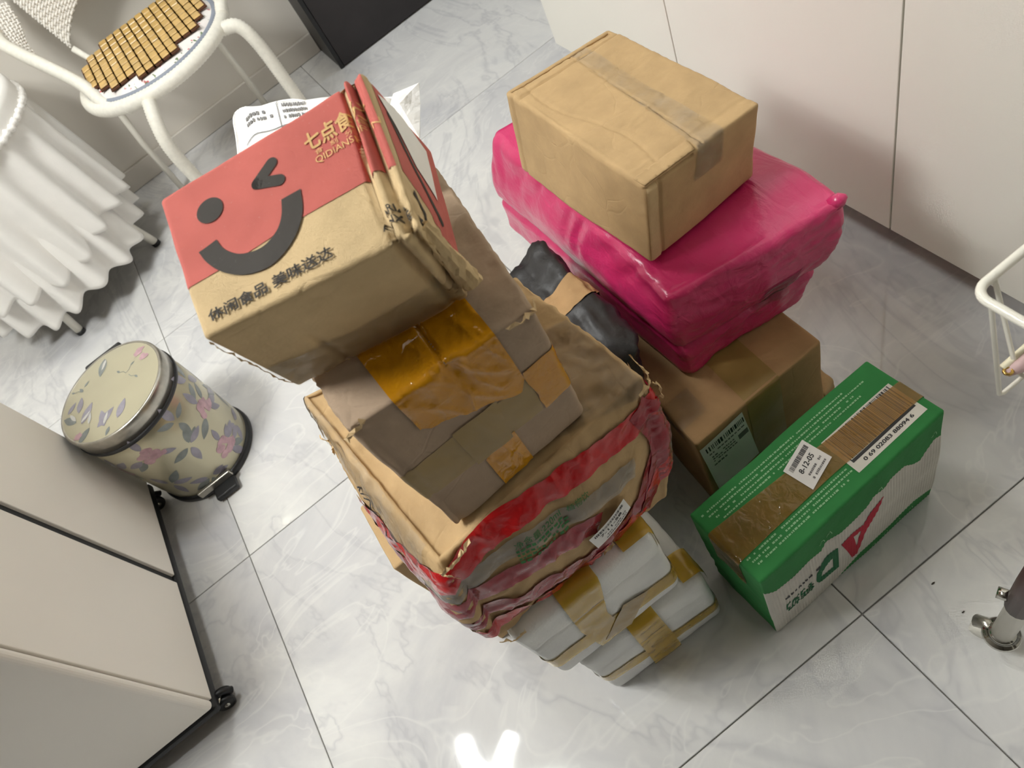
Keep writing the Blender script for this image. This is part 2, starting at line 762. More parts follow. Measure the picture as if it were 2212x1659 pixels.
def wall(name, x0, x1, y0, y1, z0=-0.05, z1=2.66, m=M_WALL):
    o = boxo(name, x0, x1, y0, y1, z0, z1, m, bev=0)
    o['kind'] = 'structure'
    return o


YW = 2.606
wall('wall_back', -3.0, 2.5, YW, YW + 0.1)
wall('wall_left', -3.0, -2.9, -4.05, YW, m=M_FARWALL)
wall('wall_front', -3.0, 1.5, -4.1, -4.0, m=M_FARWALL)
wall('wall_right', 1.36, 1.46, -4.0, 1.62)
wall('wall_passage', 1.46, 2.5, 1.56, 1.66)
wall('wall_end', 2.44, 2.5, 1.66, YW)
wall('ceiling', -3.0, 2.5, -4.1, YW + 0.1, 2.66, 2.74, M_CEIL)
bb = None
k = 0
base_b = boxo('baseboard_back', -2.3, 0.32, YW - 0.008, YW, 0.0, 0.068, M_GROUT, bev=0)
base_b['kind'] = 'structure'
for k in range(4):
    x0 = max(-2.28, TX0 - TS * (k + 1) + 0.002)
    boxo('skirting_tile', x0, TX0 - TS * k - 0.002 if k else 0.322, YW - 0.013, YW - 0.001, 0.001, 0.07, M_SKIRT, base_b, bev=0.002)

# ================================================================== ceiling lamps
LZ = 2.2
LC = Vector((-1.02, 0.90, 0))
lamp = thing('ceiling_lamp', 'white pendant ceiling lamp with curved glowing arms, mirrored in the floor', 'lamp', (LC.x, LC.y, 2.66))
lathe('ceiling_plate', [(0.0, 2.658), (0.08, 2.658), (0.085, 2.645), (0.075, 2.625), (0.0, 2.62)], LC[:2], M_WHITE_MET, lamp)
tube('rod', [(LC.x, LC.y, 2.63), (LC.x, LC.y, LZ + 0.03)], 0.008, M_WHITE_MET, lamp, 12)
lathe('hub', [(0.0, LZ + 0.06), (0.03, LZ + 0.055), (0.06, LZ + 0.03), (0.06, LZ + 0.01), (0.0, LZ + 0.005)], LC[:2], M_WHITE_MET, lamp)
M_LED = emission('lamp glow', (0.97, 0.985, 0.965, 1), LAMP_POWER)
armpts = [[(-1.023, 1.24, LZ), (-1.036, 1.13, LZ), (-1.0, 1.03, LZ), (-1.0, 0.94, LZ)], [(-0.821, 1.118, LZ), (-0.90, 1.065, LZ), (-0.945, 1.0, LZ), (-0.97, 0.92, LZ)]]
for ang in (-150, -100, -55, -15):
    pts = []
    for r_, da in ((0.33, 0), (0.21, 12), (0.06, 30)):
        an = math.radians(ang + da)
        pts.append((LC.x + r_ * math.cos(an), LC.y + r_ * math.sin(an), LZ))
    armpts.append(pts)
an_ = math.radians(165)
armpts.append([(LC.x + 0.33 * math.cos(an_), LC.y + 0.33 * math.sin(an_), LZ), (LC.x + 0.21 * math.cos(an_ + .25), LC.y + 0.21 * math.sin(an_ + .25), LZ), (LC.x - 0.05, LC.y - 0.03, LZ)])
for pts in armpts:
    path = smooth_path(pts, 6)
    rad = [0.028 - 0.012 * i / (len(path) - 1) for i in range(len(path))]
    rad[0] = 0.02
    ao = tube('lamp_arm', path, rad, M_LED, lamp, seg=8)
    HV, HF = [], []
    for i, p in enumerate(path):                       # added unseen half shell, keeps the arm's light off the ceiling
        t = (path[min(i + 1, len(path) - 1)] - path[max(i - 1, 0)]).normalized()
        sd = Vector((-t.y, t.x, 0)).normalized()
        for k in range(7):
            a = PI * k / 6
            HV.append(p + sd * math.cos(a) * (rad[i] + 0.008) + Vector((0, 0, math.sin(a) * (rad[i] + 0.006))))
    for i in range(len(path) - 1):
        for k in range(6):
            HF.append((i * 7 + k, i * 7 + k + 1, (i + 1) * 7 + k + 1, (i + 1) * 7 + k))
    mesh('arm_shield', HV, HF, M_WHITE_MET, ao)
pl = thing('passage_ceiling_lamp', 'round cool ceiling lamp out in the passage', 'lamp', (1.75, 2.1, 2.66))
lathe('lamp_ring', [(0.2, 2.66), (0.21, 2.62), (0.19, 2.60), (0.17, 2.60)], (1.75, 2.1), M_WHITE_MET, pl)
lathe('diffuser', [(0.0, 2.597), (0.19, 2.6), (0.2, 2.63)], (1.75, 2.1), M_BINE, pl)

fl2 = thing('round_ceiling_lamp', 'round white ceiling lamp above the middle of the room', 'lamp', (-0.25, 1.75, 2.66))
lathe('lamp_ring', [(0.27, 2.66), (0.28, 2.62), (0.26, 2.59), (0.235, 2.59)], (-0.25, 1.75), M_WHITE_MET, fl2)
lathe('diffuser', [(0.0, 2.57), (0.15, 2.575), (0.235, 2.588), (0.25, 2.6)], (-0.25, 1.75), emission('round lamp glow', (0.97, 0.985, 0.965, 1), FAR_POWER), fl2)

# ================================================================== large furniture
# white wardrobe wall on the right
wr = thing('wardrobe', 'tall white flat-door wardrobe along the right side', 'wardrobe', (1.04, 0.2, 0))
boxo('carcass', 0.752, 1.35, -1.5, 1.652, 0.08, 2.35, M_WHITE_LAC, wr, bev=0.001)
boxo('toe_kick', 0.79, 1.34, -1.5, 1.63, 0.0, 0.079, M_EDGE, wr, bev=0.001)
ys = [1.655, 1.1315, 0.6105, 0.09, -0.43, -0.95, -1.5]
for a, b in zip(ys, ys[1:]):
    boxo('door', 0.73, 0.7505, b + 0.0015, a - 0.0015, 0.078, 2.35, M_WHITE_LAC, wr, bev=0.0012)
boxo('end_panel_edge', 0.7505, 0.753, 1.652, 1.656, 0.08, 2.35, M_EDGE, wr, bev=0)

# warm grey cabinet on castors at the left
cb = thing('rolling_cabinet', 'warm grey cabinet on black castors in the lower left corner', 'cabinet', (-0.93, 1.03, 0))
bm = bmesh.new()
bm_box(bm, -1.16, -0.712, 0.742, 1.316, 0.058, 0.64, 0.003)
bm_mesh('body', bm, M_GREIGE, cb)
bm = bmesh.new()
bm_box(bm, -1.17, -0.697, 0.7285, 0.7468, 0.058, 0.645, 0.0085, 4)
bm_mesh('side_panel', bm, M_GREIGE, cb)
boxo('door', -0.7125, -0.697, 0.748, 1.0165, 0.058, 0.64, M_GREIGE, cb, bev=0.0015)
boxo('door', -0.7125, -0.697, 1.0365, 1.314, 0.058, 0.64, M_GREIGE, cb, bev=0.0015)
boxo('handle_groove', -0.7125, -0.7035, 1.0165, 1.0365, 0.058, 0.64, M_BLACKG, cb, bev=0.0)
bm = bmesh.new()
bm_box(bm, -1.165, -0.6965, 0.7285, 1.313, 0.036, 0.0578, 0.008, 4)
bm_mesh('base_frame', bm, M_BLACK, cb)


def castor(parent, x, y, ang, r=0.0165):
    c = lathe('castor', [(0.0, 0.0365), (0.016, 0.0365), (0.017, 0.034), (0.012, 0.030), (0.0, 0.030)], (x, y), M_CHROME, parent, seg=24)
    d = Vector((math.cos(ang), math.sin(ang), 0))
    s = Vector((-d.y, d.x, 0))
    ctr = Vector((x, y, r)) + d * 0.012
    for sg in (-1, 1):
        V, F = tube_geo([ctr + s * sg * 0.004, ctr + s * sg * 0.0075, ctr + s * sg * 0.014, ctr + s * sg * 0.0155], [r * 0.9, r, r, r * 0.8], 24)
        mesh('wheel', V, F, M_BLACK, c)
    V, F = tube_geo([ctr + Vector((0, 0, 0.024)) - d * 0.012, ctr + Vector((0, 0, 0.022)) + d * 0.01, ctr + d * 0.021 + Vector((0, 0, 0.004))], 0.0065, 8)
    mesh('fork', V, F, M_BLACK, c)
    V, F = tube_geo([ctr - s * 0.018, ctr + s * 0.018], 0.005, 12)
    mesh('axle', V, F, M_CHROME, c)


castor(cb, -0.712, 0.758, 0.1)
castor(cb, -0.728, 1.285, 0.4)
castor(cb, -1.12, 0.775, 1.0)
castor(cb, -1.12, 1.28, 2.0)

# dark brown cabinet by the back wall
dk = thing('dark_cabinet', 'dark brown cabinet standing on the floor by the back wall', 'cabinet', (0.62, 2.5, 0))
boxo('body', 0.323, 0.92, 2.412, 2.604, 0.0, 1.25, M_DARK, dk, bev=0.003)
boxo('front_panel', 0.336, 0.905, 2.398, 2.4115, 0.006, 1.24, M_DARK, dk, bev=0.002)
boxo('corner_post', 0.321, 0.3355, 2.4, 2.4118, 0.0, 1.245, M_BLACK, dk, bev=0.002)


# ================================================================== pedal bin
BX, BY, BR, BH = -0.569, 1.325, 0.122, 0.291
M_BINCREAM = plain('cream lacquer on steel', lin(188, 182, 156), 0.3, 0.5, var=0.06, vscale=7, coat=0.4)
M_STEEL = plain('brushed steel', lin(176, 172, 162), 0.28, 0.9, var=0.12, vscale=60)
M_LEAF = plain('grey green leaf print', lin(122, 128, 126), 0.3, 0.3, var=0.2, vscale=40, coat=0.4)
M_LEAF2 = plain('lilac leaf print', lin(142, 138, 150), 0.3, 0.3, var=0.2, vscale=40, coat=0.4)
M_ROSE = plain('dusty rose print', lin(186, 150, 158), 0.3, 0.3, var=0.2, vscale=60, coat=0.4)
M_SILVER = plain('silver leaf highlight', lin(212, 212, 210), 0.2, 0.7, var=0.1)
bn = thing('pedal_bin', 'round cream floral pedal bin with steel rim and black pedal', 'bin', (BX, BY, 0))
lathe('bin_body', [(0.0, 0.02), (BR - 0.008, 0.016), (BR - 0.006, 0.02), (BR - 0.004, 0.05), (BR, BH * 0.55), (BR + 0.001, BH - 0.045), (BR - 0.004, BH - 0.041)], (BX, BY), M_BINCREAM, bn, 96)
lathe('base_ring', [(BR - 0.02, 0.0), (BR - 0.004, 0.0), (BR - 0.001, 0.003), (BR - 0.001, 0.014), (BR - 0.004, 0.018), (BR - 0.02, 0.02)], (BX, BY), M_BLACK, bn, 96)
lathe('lid_gasket', [(BR - 0.004, BH - 0.047), (BR + 0.0035, BH - 0.045), (BR + 0.0035, BH - 0.038), (BR - 0.004, BH - 0.036)], (BX, BY), M_BLACK, bn, 96)
lid = lathe('lid', [(BR - 0.004, BH - 0.038), (BR + 0.001, BH - 0.037), (BR + 0.001, BH - 0.004), (BR - 0.001, BH - 0.001), (BR - 0.004, BH), (BR - 0.006, BH - 0.001)], (BX, BY), M_STEEL, bn, 96)
lathe('lid_panel', [(0.0, BH + 0.0035), (0.06, BH + 0.0028), (0.1, BH + 0.0012), (BR - 0.006, BH - 0.001)], (BX, BY), M_BINCREAM, lid, 96)


def leaf2(cx, cy, L, wd, a):
    pts = []
    for i in range(9):
        t = i / 8
        pts.append((L * t, wd * math.sin(PI * t) ** 0.8 * (1 - 0.35 * t)))
    pts += [(p[0], -p[1]) for p in pts[-2:0:-1]]
    return g_move(g_poly(pts), cx, cy, a)


def rose2(cx, cy, r, seed):
    rr = random.Random(seed)
    gs = []
    for i in range(7):
        a = i * 2.4 + rr.random()
        d = r * 0.62 * rr.random() ** 0.5
        gs.append(g_circle(cx + d * math.cos(a), cy + d * math.sin(a), r * rr.uniform(0.28, 0.45), 12, r * rr.uniform(0.22, 0.4)))
    return g_join(*gs)


def xf_body(P, off):
    out = []
    for s, z in P:
        t = z / BH
        r = np.interp(z, [0.02, 0.05, BH * 0.55, BH - 0.045], [BR - 0.006, BR - 0.004, BR, BR + 0.001])
        a = s / BR
        out.append((BX + (r + off) * math.cos(a), BY + (r + off) * math.sin(a), z))
    return out


def xf_lid(P, off):
    return [(BX + x, BY + y, BH + float(np.interp(math.hypot(x, y), [0, 0.06, 0.1, BR - 0.006], [0.0035, 0.0028, 0.0012, -0.001])) + off) for x, y in P]


def fl_print(xf, parent, spots, label):
    lv, l2, rs, hi = [], [], [], []
    for i, (kind, x, y, s, a) in enumerate(spots):
        if kind == 'r':
            rs.append(rose2(x, y, s, i))
        elif kind == 's':
            hi.append(leaf2(x, y, s, s * 0.16, a))
        elif kind == 't':
            lv.append(g_stroke([(x, y), (x + s * 0.5 * math.cos(a), y + s * 0.5 * math.sin(a)), (x + s * math.cos(a + 0.3), y + s * math.sin(a + 0.3))], 0.0012, False))
        else:
            (lv if kind == 'l' else l2).append(leaf2(x, y, s, s * 0.24, a))
    for gs, m, off in ((lv, M_LEAF, 0.0003), (l2, M_LEAF2, 0.0004), (rs, M_ROSE, 0.0005), (hi, M_SILVER, 0.0006)):
        for g_ in gs:
            decal('rose_print' if m is M_ROSE else 'leaf_print', g_, None, None, m, parent, off=off, e=0.01, xf=xf, kind='stuff' if m is M_ROSE else None)


# view of the bin: towards -Y and +X
def S_(deg):
    return math.radians(deg) * BR


spots = []
rs_ = random.Random(3)
for deg, z, kind in ((-100, 0.2, 'R'), (-70, 0.15, 'L'), (-30, 0.16, 'R'), (10, 0.12, 'L'), (-52, 0.07, 'R'), (-118, 0.09, 'L'), (-12, 0.215, 'L'),
                     (-85, 0.05, 'L'), (25, 0.2, 'R'), (60, 0.12, 'L'), (-150, 0.17, 'R'), (110, 0.18, 'R'), (-20, 0.06, 'L'), (150, 0.1, 'L'), (-58, 0.21, 'L')):
    x = S_(deg)
    if kind == 'R':
        spots.append(('r', x, z, 0.028, 0))
        spots.append(('r', x + 0.02, z - 0.014, 0.014, 0))
    for q in range(5):
        a = rs_.uniform(0, 2 * PI)
        d = 0.02 if kind == 'R' else 0.006
        spots.append((rs_.choice('lm'), x + d * math.cos(a), z + d * math.sin(a), rs_.uniform(0.03, 0.05), a))
fl_print(xf_body, bn, spots, '')
spots = []
for x, y, a, s in ((-0.085, -0.02, 2.2, 0.045), (-0.075, -0.035, 0.8, 0.05), (-0.06, -0.06, 3.6, 0.04), (-0.045, -0.075, 0.4, 0.05), (-0.03, -0.085, 1.5, 0.045),
                   (-0.075, 0.0, 1.2, 0.04), (0.0, -0.09, 0.9, 0.045), (0.01, 0.1, -2.0, 0.05), (-0.02, -0.095, 3.9, 0.02), (-0.1, 0.02, 0.6, 0.03), (-0.055, 0.05, 1.9, 0.018), (-0.05, 0.062, 0.5, 0.016)):
    spots.append(('l' if rs_.random() < 0.65 else 'm', x, y, s, a))
for x, y, a in ((-0.085, -0.015, 1.9), (-0.06, -0.05, 1.2), (-0.03, -0.08, 1.0), (0.012, 0.095, -2.1), (-0.075, -0.03, 0.4)):
    spots.append(('s', x, y, 0.03, a))
for x, y, s in ((0.085, 0.045, 0.015), (0.09, 0.02, 0.013), (-0.09, -0.06, 0.012)):
    spots.append(('r', x, y, s, 0))
for x, y, a in ((0.045, 0.01, 0.4), (0.045, 0.01, 2.0), (0.05, 0.0, -1.2), (-0.06, 0.055, 2.2)):
    spots.append(('t', x, y, 0.02, a))
    spots.append(('l', x + 0.018 * math.cos(a + .3), y + 0.018 * math.sin(a + .3), 0.012, a))
fl_print(xf_lid, lid, spots, '')
# pedal and hinge
bm = bmesh.new()
bm_box(bm, BX - 0.012, BX + 0.042, BY - BR - 0.034, BY - BR + 0.004, 0.004, 0.019, 0.004, 3)
bm_mesh('pedal', bm, M_BLACK, bn, smooth=False)
boxo('pedal_bracket', BX - 0.04, BX + 0.045, BY - BR - 0.004, BY - BR + 0.006, 0.019, 0.036, M_STEEL, bn, bev=0.002)
boxo('hinge', BX - 0.045, BX + 0.045, BY + BR - 0.004, BY + BR + 0.014, BH - 0.06, BH - 0.006, M_BLACK, bn, bev=0.004)

# ================================================================== white cane chair
M_WRAP = plain('white wrapped cane', lin(238, 234, 222), 0.55, var=0.05, vscale=90, bmp=0.3, bscale=500)
M_WICK = plain('white wicker strand', lin(242, 238, 230), 0.6, var=0.08, vscale=120)
CX, CY, CZ, CR = -0.1, 2.205, 0.43, 0.213
ch = thing('cane_chair', 'white wrapped cane armchair with woven back against the wall', 'chair', (CX, CY, 0))
ring = [(CX + CR * math.cos(2 * PI * i / 260), CY + CR * math.sin(2 * PI * i / 260), CZ) for i in range(260)]
tube('seat_ring', ring, 0.0172, M_WRAP, ch, 12, True, 0.08)
lathe('seat_panel', [(0.0, CZ - 0.004), (CR - 0.004, CZ - 0.004), (CR - 0.004, CZ + 0.002), (0, CZ + 0.002)], (CX, CY), M_WICK, ch, 48)
M_LEG = M_WRAP
tube('leg', resample(smooth_path([(-0.178, 1.99, 0.425), (-0.196, 1.955, 0.39), (-0.213, 1.935, 0.33), (-0.217, 1.935, 0.22), (-0.217, 1.935, 0.0)], 10), 0.0035), 0.0160, M_WRAP, ch, 12, False, 0.12)
tube('leg', resample(smooth_path([(0.075, 2.075, 0.425), (0.112, 2.055, 0.415), (0.126, 2.04, 0.36), (0.127, 2.03, 0.24), (0.127, 2.03, 0.0)], 10), 0.0035), 0.0160, M_WRAP, ch, 12, False, 0.12)
tube('leg', [(-0.275, 2.30, 0.42), (-0.31, 2.37, 0.2), (-0.325, 2.40, 0.0)], 0.0095, M_WHITE_MET, ch, 10)
tube('leg', [(0.05, 2.33, 0.42), (0.054, 2.38, 0.2), (0.054, 2.41, 0.0)], 0.0095, M_WHITE_MET, ch, 10)
arm = resample(smooth_path([(-0.225, 2.03, 0.425), (-0.268, 2.09, 0.435), (-0.295, 2.2, 0.476), (-0.335, 2.275, 0.528), (-0.375, 2.36, 0.567), (-0.392, 2.415, 0.604), (-0.36, 2.5, 0.70), (-0.25, 2.55, 0.80),
                            (-0.1, 2.565, 0.82), (0.05, 2.55, 0.80), (0.16, 2.5, 0.7), (0.19, 2.4, 0.60), (0.17, 2.25, 0.5), (0.1, 2.12, 0.435)], 12), 0.0035)
tube('back_frame', arm, 0.0150, M_WRAP, ch, 12, False, 0.12)
tube('back_post', [(-0.275, 2.455, 0.475), (-0.263, 2.44, 0.45), (-0.245, 2.405, 0.425)], 0.009, M_WRAP, ch, 10)
tube('back_post', [(0.075, 2.455, 0.475), (0.06, 2.44, 0.45), (0.045, 2.405, 0.425)], 0.009, M_WRAP, ch, 10)


def weave(name, surf, nu, nv, r, m, parent):
    """over-under woven strands on surf(u,v)->(point, normal)"""
    V, F = [], []
    for fam in (0, 1):
        for i in range(nu if fam == 0 else nv):
            pts = []
            steps = (nv if fam == 0 else nu) * 2
            for j in range(steps + 1):
                a = (i + 0.5) / (nu if fam == 0 else nv)
                b = j / steps
                u, v = (a, b) if fam == 0 else (b, a)
                p, n = surf(u, v)
                ph = math.cos(PI * (b * steps / 2 + i + fam - 0.5))
                pts.append(p + n * r * 1.1 * ph)
            v_, f_ = tube_geo(pts, r, 5, cap=False)
            o = len(V)
            V += v_
            F += [tuple(k + o for k in t) for t in f_]
    return mesh(name, V, F, m, parent, kind='stuff')


def back_surf(u, v):
    x = -0.279 + u * 0.355
    yb = 2.468 + 0.03 * math.sin(PI * u)
    zb = 0.472 + 0.09 * math.sin(PI * u) ** 0.7
    zt = 0.74 + 0.06 * math.sin(PI * u)
    x = x + (-0.045 * (1 - u) + 0.045 * u) * v
    return Vector((x, yb + 0.035 * v, zb + (zt - zb) * v)), Vector((0, -1, 0.1)).normalized()


weave('woven_back', back_surf, 40, 34, 0.0036, M_WICK, ch)
AI = smooth_path([(-0.318, 2.47, 0.64), (-0.33, 2.46, 0.592), (-0.352, 2.43, 0.547), (-0.345, 2.34, 0.508)], 8)
AO = smooth_path([(-0.375, 2.47, 0.665), (-0.39, 2.42, 0.606), (-0.378, 2.37, 0.57), (-0.34, 2.29, 0.535)], 8)


def arm_surf(u, v):
    i = min(len(AI) - 1, int(v * (len(AI) - 1)))
    t = v * (len(AI) - 1) - i
    j = min(i + 1, len(AI) - 1)
    a = AI[i].lerp(AI[j], t)
    b = AO[i].lerp(AO[j], t)
    return a.lerp(b, u), Vector((0.7, -0.5, 0.5)).normalized()


weave('woven_arm', arm_surf, 8, 22, 0.0028, M_WICK, ch)

# seat cushion
def floral_cloth():
    m, nt, out = mat('white cotton with small red and green flowers')
    co = position(nt)
    p = N(nt, 'ShaderNodeBsdfPrincipled')
    setin(p, Roughness=0.9)
    b = ramp(nt, noise_tex(nt, co, 20), [(0.3, lin(232, 224, 220)), (0.7, lin(246, 242, 236))])
    r = ramp(nt, noise_tex(nt, co, 55, 2, 0.5), [(0.64, (0, 0, 0, 1)), (0.69, (1, 1, 1, 1))])
    b = mixc(nt, r, b, lin(198, 92, 98))
    g_ = ramp(nt, noise_tex(nt, scaled(nt, co, (1.3, -1.1, 1)), 62, 2, 0.5), [(0.64, (0, 0, 0, 1)), (0.68, (1, 1, 1, 1))])
    b = mixc(nt, g_, b, lin(112, 132, 92))
    nt.links.new(b, p.inputs['Base Color'])
    nt.links.new(p.outputs[0], out.inputs[0])
    return m


cu = thing('seat_cushion', 'thin round floral seat cushion with blue-grey edge on the cane chair', 'cushion', (CX, CY, CZ))
M_CUSH = floral_cloth()
M_CEDGE = plain('blue grey piping cloth', lin(142, 148, 160), 0.85)
R1 = CR - 0.006
lathe('cushion_pad', [(0.0, CZ + 0.03), (R1 * 0.7, CZ + 0.03), (R1 - 0.022, CZ + 0.026), (R1 - 0.012, CZ + 0.0185)], (CX, CY), M_CUSH, cu, 80)
lathe('cushion_edge', [(R1 - 0.0125, CZ + 0.019), (R1 - 0.002, CZ + 0.019), (R1, CZ + 0.014), (R1 - 0.004, CZ + 0.006), (0.0, CZ + 0.006)], (CX, CY), M_CEDGE, cu, 80)
# bamboo tile mat
M_BAM = plain('golden bamboo', lin(206, 168, 98), 0.38, var=0.14, vscale=40, coat=0.2)
M_CORD = plain('dark brown mat cord', lin(84, 50, 30), 0.9)
mt = thing('bamboo_mat', 'bamboo tile seat mat with stepped edge on the floral cushion', 'mat', (CX, CY, CZ + 0.033))
px_, py_ = 0.0242, 0.0405
bm = bmesh.new()
bm_box(bm, -px_ / 2 + 0.0016, px_ / 2 - 0.0016, -py_ / 2 + 0.0038, py_ / 2 - 0.0038, 0.0, 0.0045, 0.0018, 1)
bt0 = bm_mesh('bamboo_tile', bm, M_BAM, None)
first = True
cells = []
yaw = math.radians(2)
for i in range(-9, 10):
    for j in range(-6, 7):
        x, y = i * px_, j * py_
        if math.hypot(x, y - 0.012) < 0.188:
            cells.append((i, j))
for (i, j) in cells:
    o = bt0 if first else bt0.copy()
    if not first:
        COL.objects.link(o)
    first = False
    o.parent = mt
    o.location = (i * px_, j * py_ + 0.006, 0.0018 + random.uniform(-0.0006, 0.0006))
    o.rotation_euler = (random.uniform(-0.02, 0.02), random.uniform(-0.02, 0.02), random.uniform(-0.02, 0.02))
bm = bmesh.new()
for (i, j) in cells:
    bm_box(bm, (i - 0.5) * px_ - 0.0022, (i + 0.5) * px_ + 0.0022, (j - 0.5) * py_ + 0.0038, (j + 0.5) * py_ + 0.0082, -0.002, 0.0016)
o = bm_mesh('mat_backing', bm, M_CORD, None)
o.parent = mt

# ================================================================== skirted side table
TXc, TYc = -0.72, 2.315
M_CLOTH = plain('white pleated polyester', lin(238, 235, 230), 0.75, var=0.02, vscale=20, bmp=0.15, bscale=300)
M_LACE = plain('white lace', lin(246, 243, 238), 0.8, var=0.05, vscale=200, bmp=0.9, bscale=260)
M_BLUE = plain('blue grey metal bar', lin(74, 92, 108), 0.4)
tb = thing('side_table', 'small round table with white legs hidden under a pleated skirt', 'table', (TXc, TYc, 0))
lathe('table_top', [(0, 0.535), (0.262, 0.535), (0.266, 0.54), (0.266, 0.55), (0.262, 0.553), (0, 0.553)], (TXc, TYc), M_WHITE_MET, tb, 64)
for (fx, fy) in ((-0.478, 2.229), (-0.791, 2.087), (-0.65, 2.555), (-0.955, 2.42)):
    d = Vector((fx - TXc, fy - TYc, 0))
    top = Vector((TXc, TYc, 0.536)) + d * 0.55
    lg = tube('leg', [top, Vector((fx, fy, 0.008))], 0.0125, M_WHITE_MET, tb, 14)
    ax = (Vector((fx, fy, 0.008)) - top).normalized()
    f0 = Vector((fx, fy, 0.008))
    V, F = tube_geo([f0 - ax * 0.004, f0 + Vector((0, 0, -0.008)) + ax * 0.0], 0.0138, 14)
    mesh('rubber_foot', V, F, M_BLACK, lg)
cl = thing('tablecloth', 'white round tablecloth with lace band and two-tier pleated skirt', 'tablecloth', (TXc, TYc, 0.55))


def skirt(name, z0, z1, r0, r1, waves, amp, seed, m, parent, nzr=26):
    seg = waves * 12
    V, F = [], []
    rr = random.Random(seed)
    ph = [rr.uniform(-0.5, 0.5) for _ in range(waves)]
    am = [rr.uniform(0.6, 1.3) for _ in range(waves)]
    for i in range(nzr + 1):
        t = i / nzr
        z = z0 + (z1 - z0) * t
        for k in range(seg):
            a = 2 * PI * k / seg
            w_ = k / 12.0
            wi = int(w_) % waves
            f = w_ - int(w_)
            A = am[wi] * (1 - f) + am[(wi + 1) % waves] * f
            P_ = ph[wi] * (1 - f) + ph[(wi + 1) % waves] * f
            wv = math.sin(2 * PI * w_ + P_)
            r = r0 + (r1 - r0) * t ** 0.8 + amp * A * (0.18 + 0.82 * t) * wv + 0.006 * t * math.sin(a * 3 + seed)
            dz = -0.012 * t * math.sin(a * 5 + seed) - 0.006 * t * wv
            V.append((TXc + r * math.cos(a), TYc + r * math.sin(a), z + dz))
    for i in range(nzr):
        for k in range(seg):
            F.append((i * seg + k, (i + 1) * seg + k, (i + 1) * seg + (k + 1) % seg, i * seg + (k + 1) % seg))
    o = mesh(name, V, F, m, parent)
    md = o.modifiers.new('thickness', 'SOLIDIFY')
    md.thickness = 0.0012
    return o


lathe('cloth_top', [(0, 0.5565), (0.266, 0.5565), (0.277, 0.553), (0.281, 0.54), (0.281, 0.505)], (TXc, TYc), M_CLOTH, cl, 96)
skirt('outer_skirt', 0.503, 0.192, 0.276, 0.294, 21, 0.019, 2, M_CLOTH, cl)
skirt('inner_skirt', 0.42, 0.092, 0.25, 0.276, 19, 0.016, 5, M_CLOTH, cl)
V, F = [], []
rngp = [(TXc + 0.284 * math.cos(2 * PI * i / 300), TYc + 0.284 * math.sin(2 * PI * i / 300), 0.505 + 0.0015 * math.sin(i * 0.9)) for i in range(300)]
tube('lace_band', rngp, [0.0075 + 0.002 * math.sin(i * 1.7) for i in range(300)], M_LACE, cl, 8, True, 0.2)
bar = boxo('metal_bar', -1.18, -0.985, 2.37, 2.395, 0.0, 0.022, M_BLUE, bev=0.003)
tag(bar, 'blue-grey metal bar lying on the floor below the pleated skirt', 'bar')

# ================================================================== white wire trolley
tr = thing('wire_trolley', 'white wire basket trolley on castors at the right edge', 'trolley', (0.49, -0.06, 0))
X0, X1, Y0, Y1, ZR, ZB = 0.32, 0.66, -0.32, 0.196, 0.67, 0.555
rail = []
for cx_, cy_, a0 in ((X0 + 0.012, Y1 - 0.012, PI), (X0 + 0.012, Y0 + 0.012, 1.5 * PI - PI * 2), (X1 - 0.012, Y0 + 0.012, 1.5 * PI), (X1 - 0.012, Y1 - 0.012, 0)):
    pass
cor = [(X0 + .012, Y1 - .012, 180, 90), (X1 - .012, Y1 - .012, 90, 0), (X1 - .012, Y0 + .012, 0, -90), (X0 + .012, Y0 + .012, -90, -180)]
for cx_, cy_, a0, a1 in cor:
    for k in range(7):
        a = math.radians(a0 + (a1 - a0) * k / 6)
        rail.append((cx_ + .012 * math.cos(a), cy_ + .012 * math.sin(a), ZR))
tube('top_rail', rail, 0.0036, M_WHITE_MET, tr, 10, True)
ins = 0.026
nx = 6
for k in range(nx):                       # wires hung across the length
    x = X0 + 0.019 + (X1 - X0 - 0.038) * k / (nx - 1)
    xb = X0 + 0.019 + ins * 0.55 + (X1 - X0 - 0.038 - ins * 1.1) * k / (nx - 1)
    tube('wire', [(x, Y1, ZR + 0.003), (x, Y1 - 0.003, ZR - 0.004), (xb, Y1 - ins, ZB + 0.006), (xb, Y1 - ins - 0.005, ZB), (xb, Y0 + ins + 0.005, ZB), (xb, Y0 + ins, ZB + 0.006), (x, Y0 + 0.003, ZR - 0.004), (x, Y0, ZR + 0.003)], 0.0019, M_WHITE_MET, tr, 8)
ny = 10
for k in range(ny):
    y = Y1 - 0.0135 - (Y1 - Y0 - 0.027) * k / (ny - 1)
    yb = Y1 - 0.0135 - ins * 0.7 - (Y1 - Y0 - 0.027 - ins * 1.4) * k / (ny - 1)
    tube('wire', [(X0, y, ZR + 0.003), (X0 + 0.002, y, ZR - 0.004), (X0 + 0.012, yb, ZB - 0.006), (X0 + 0.017, yb, ZB - 0.0105), (X1 - 0.017, yb, ZB - 0.0105), (X1 - 0.012, yb, ZB - 0.006), (X1 - 0.002, y, ZR - 0.004), (X1, y, ZR + 0.003)], 0.0019, M_WHITE_MET, tr, 8)
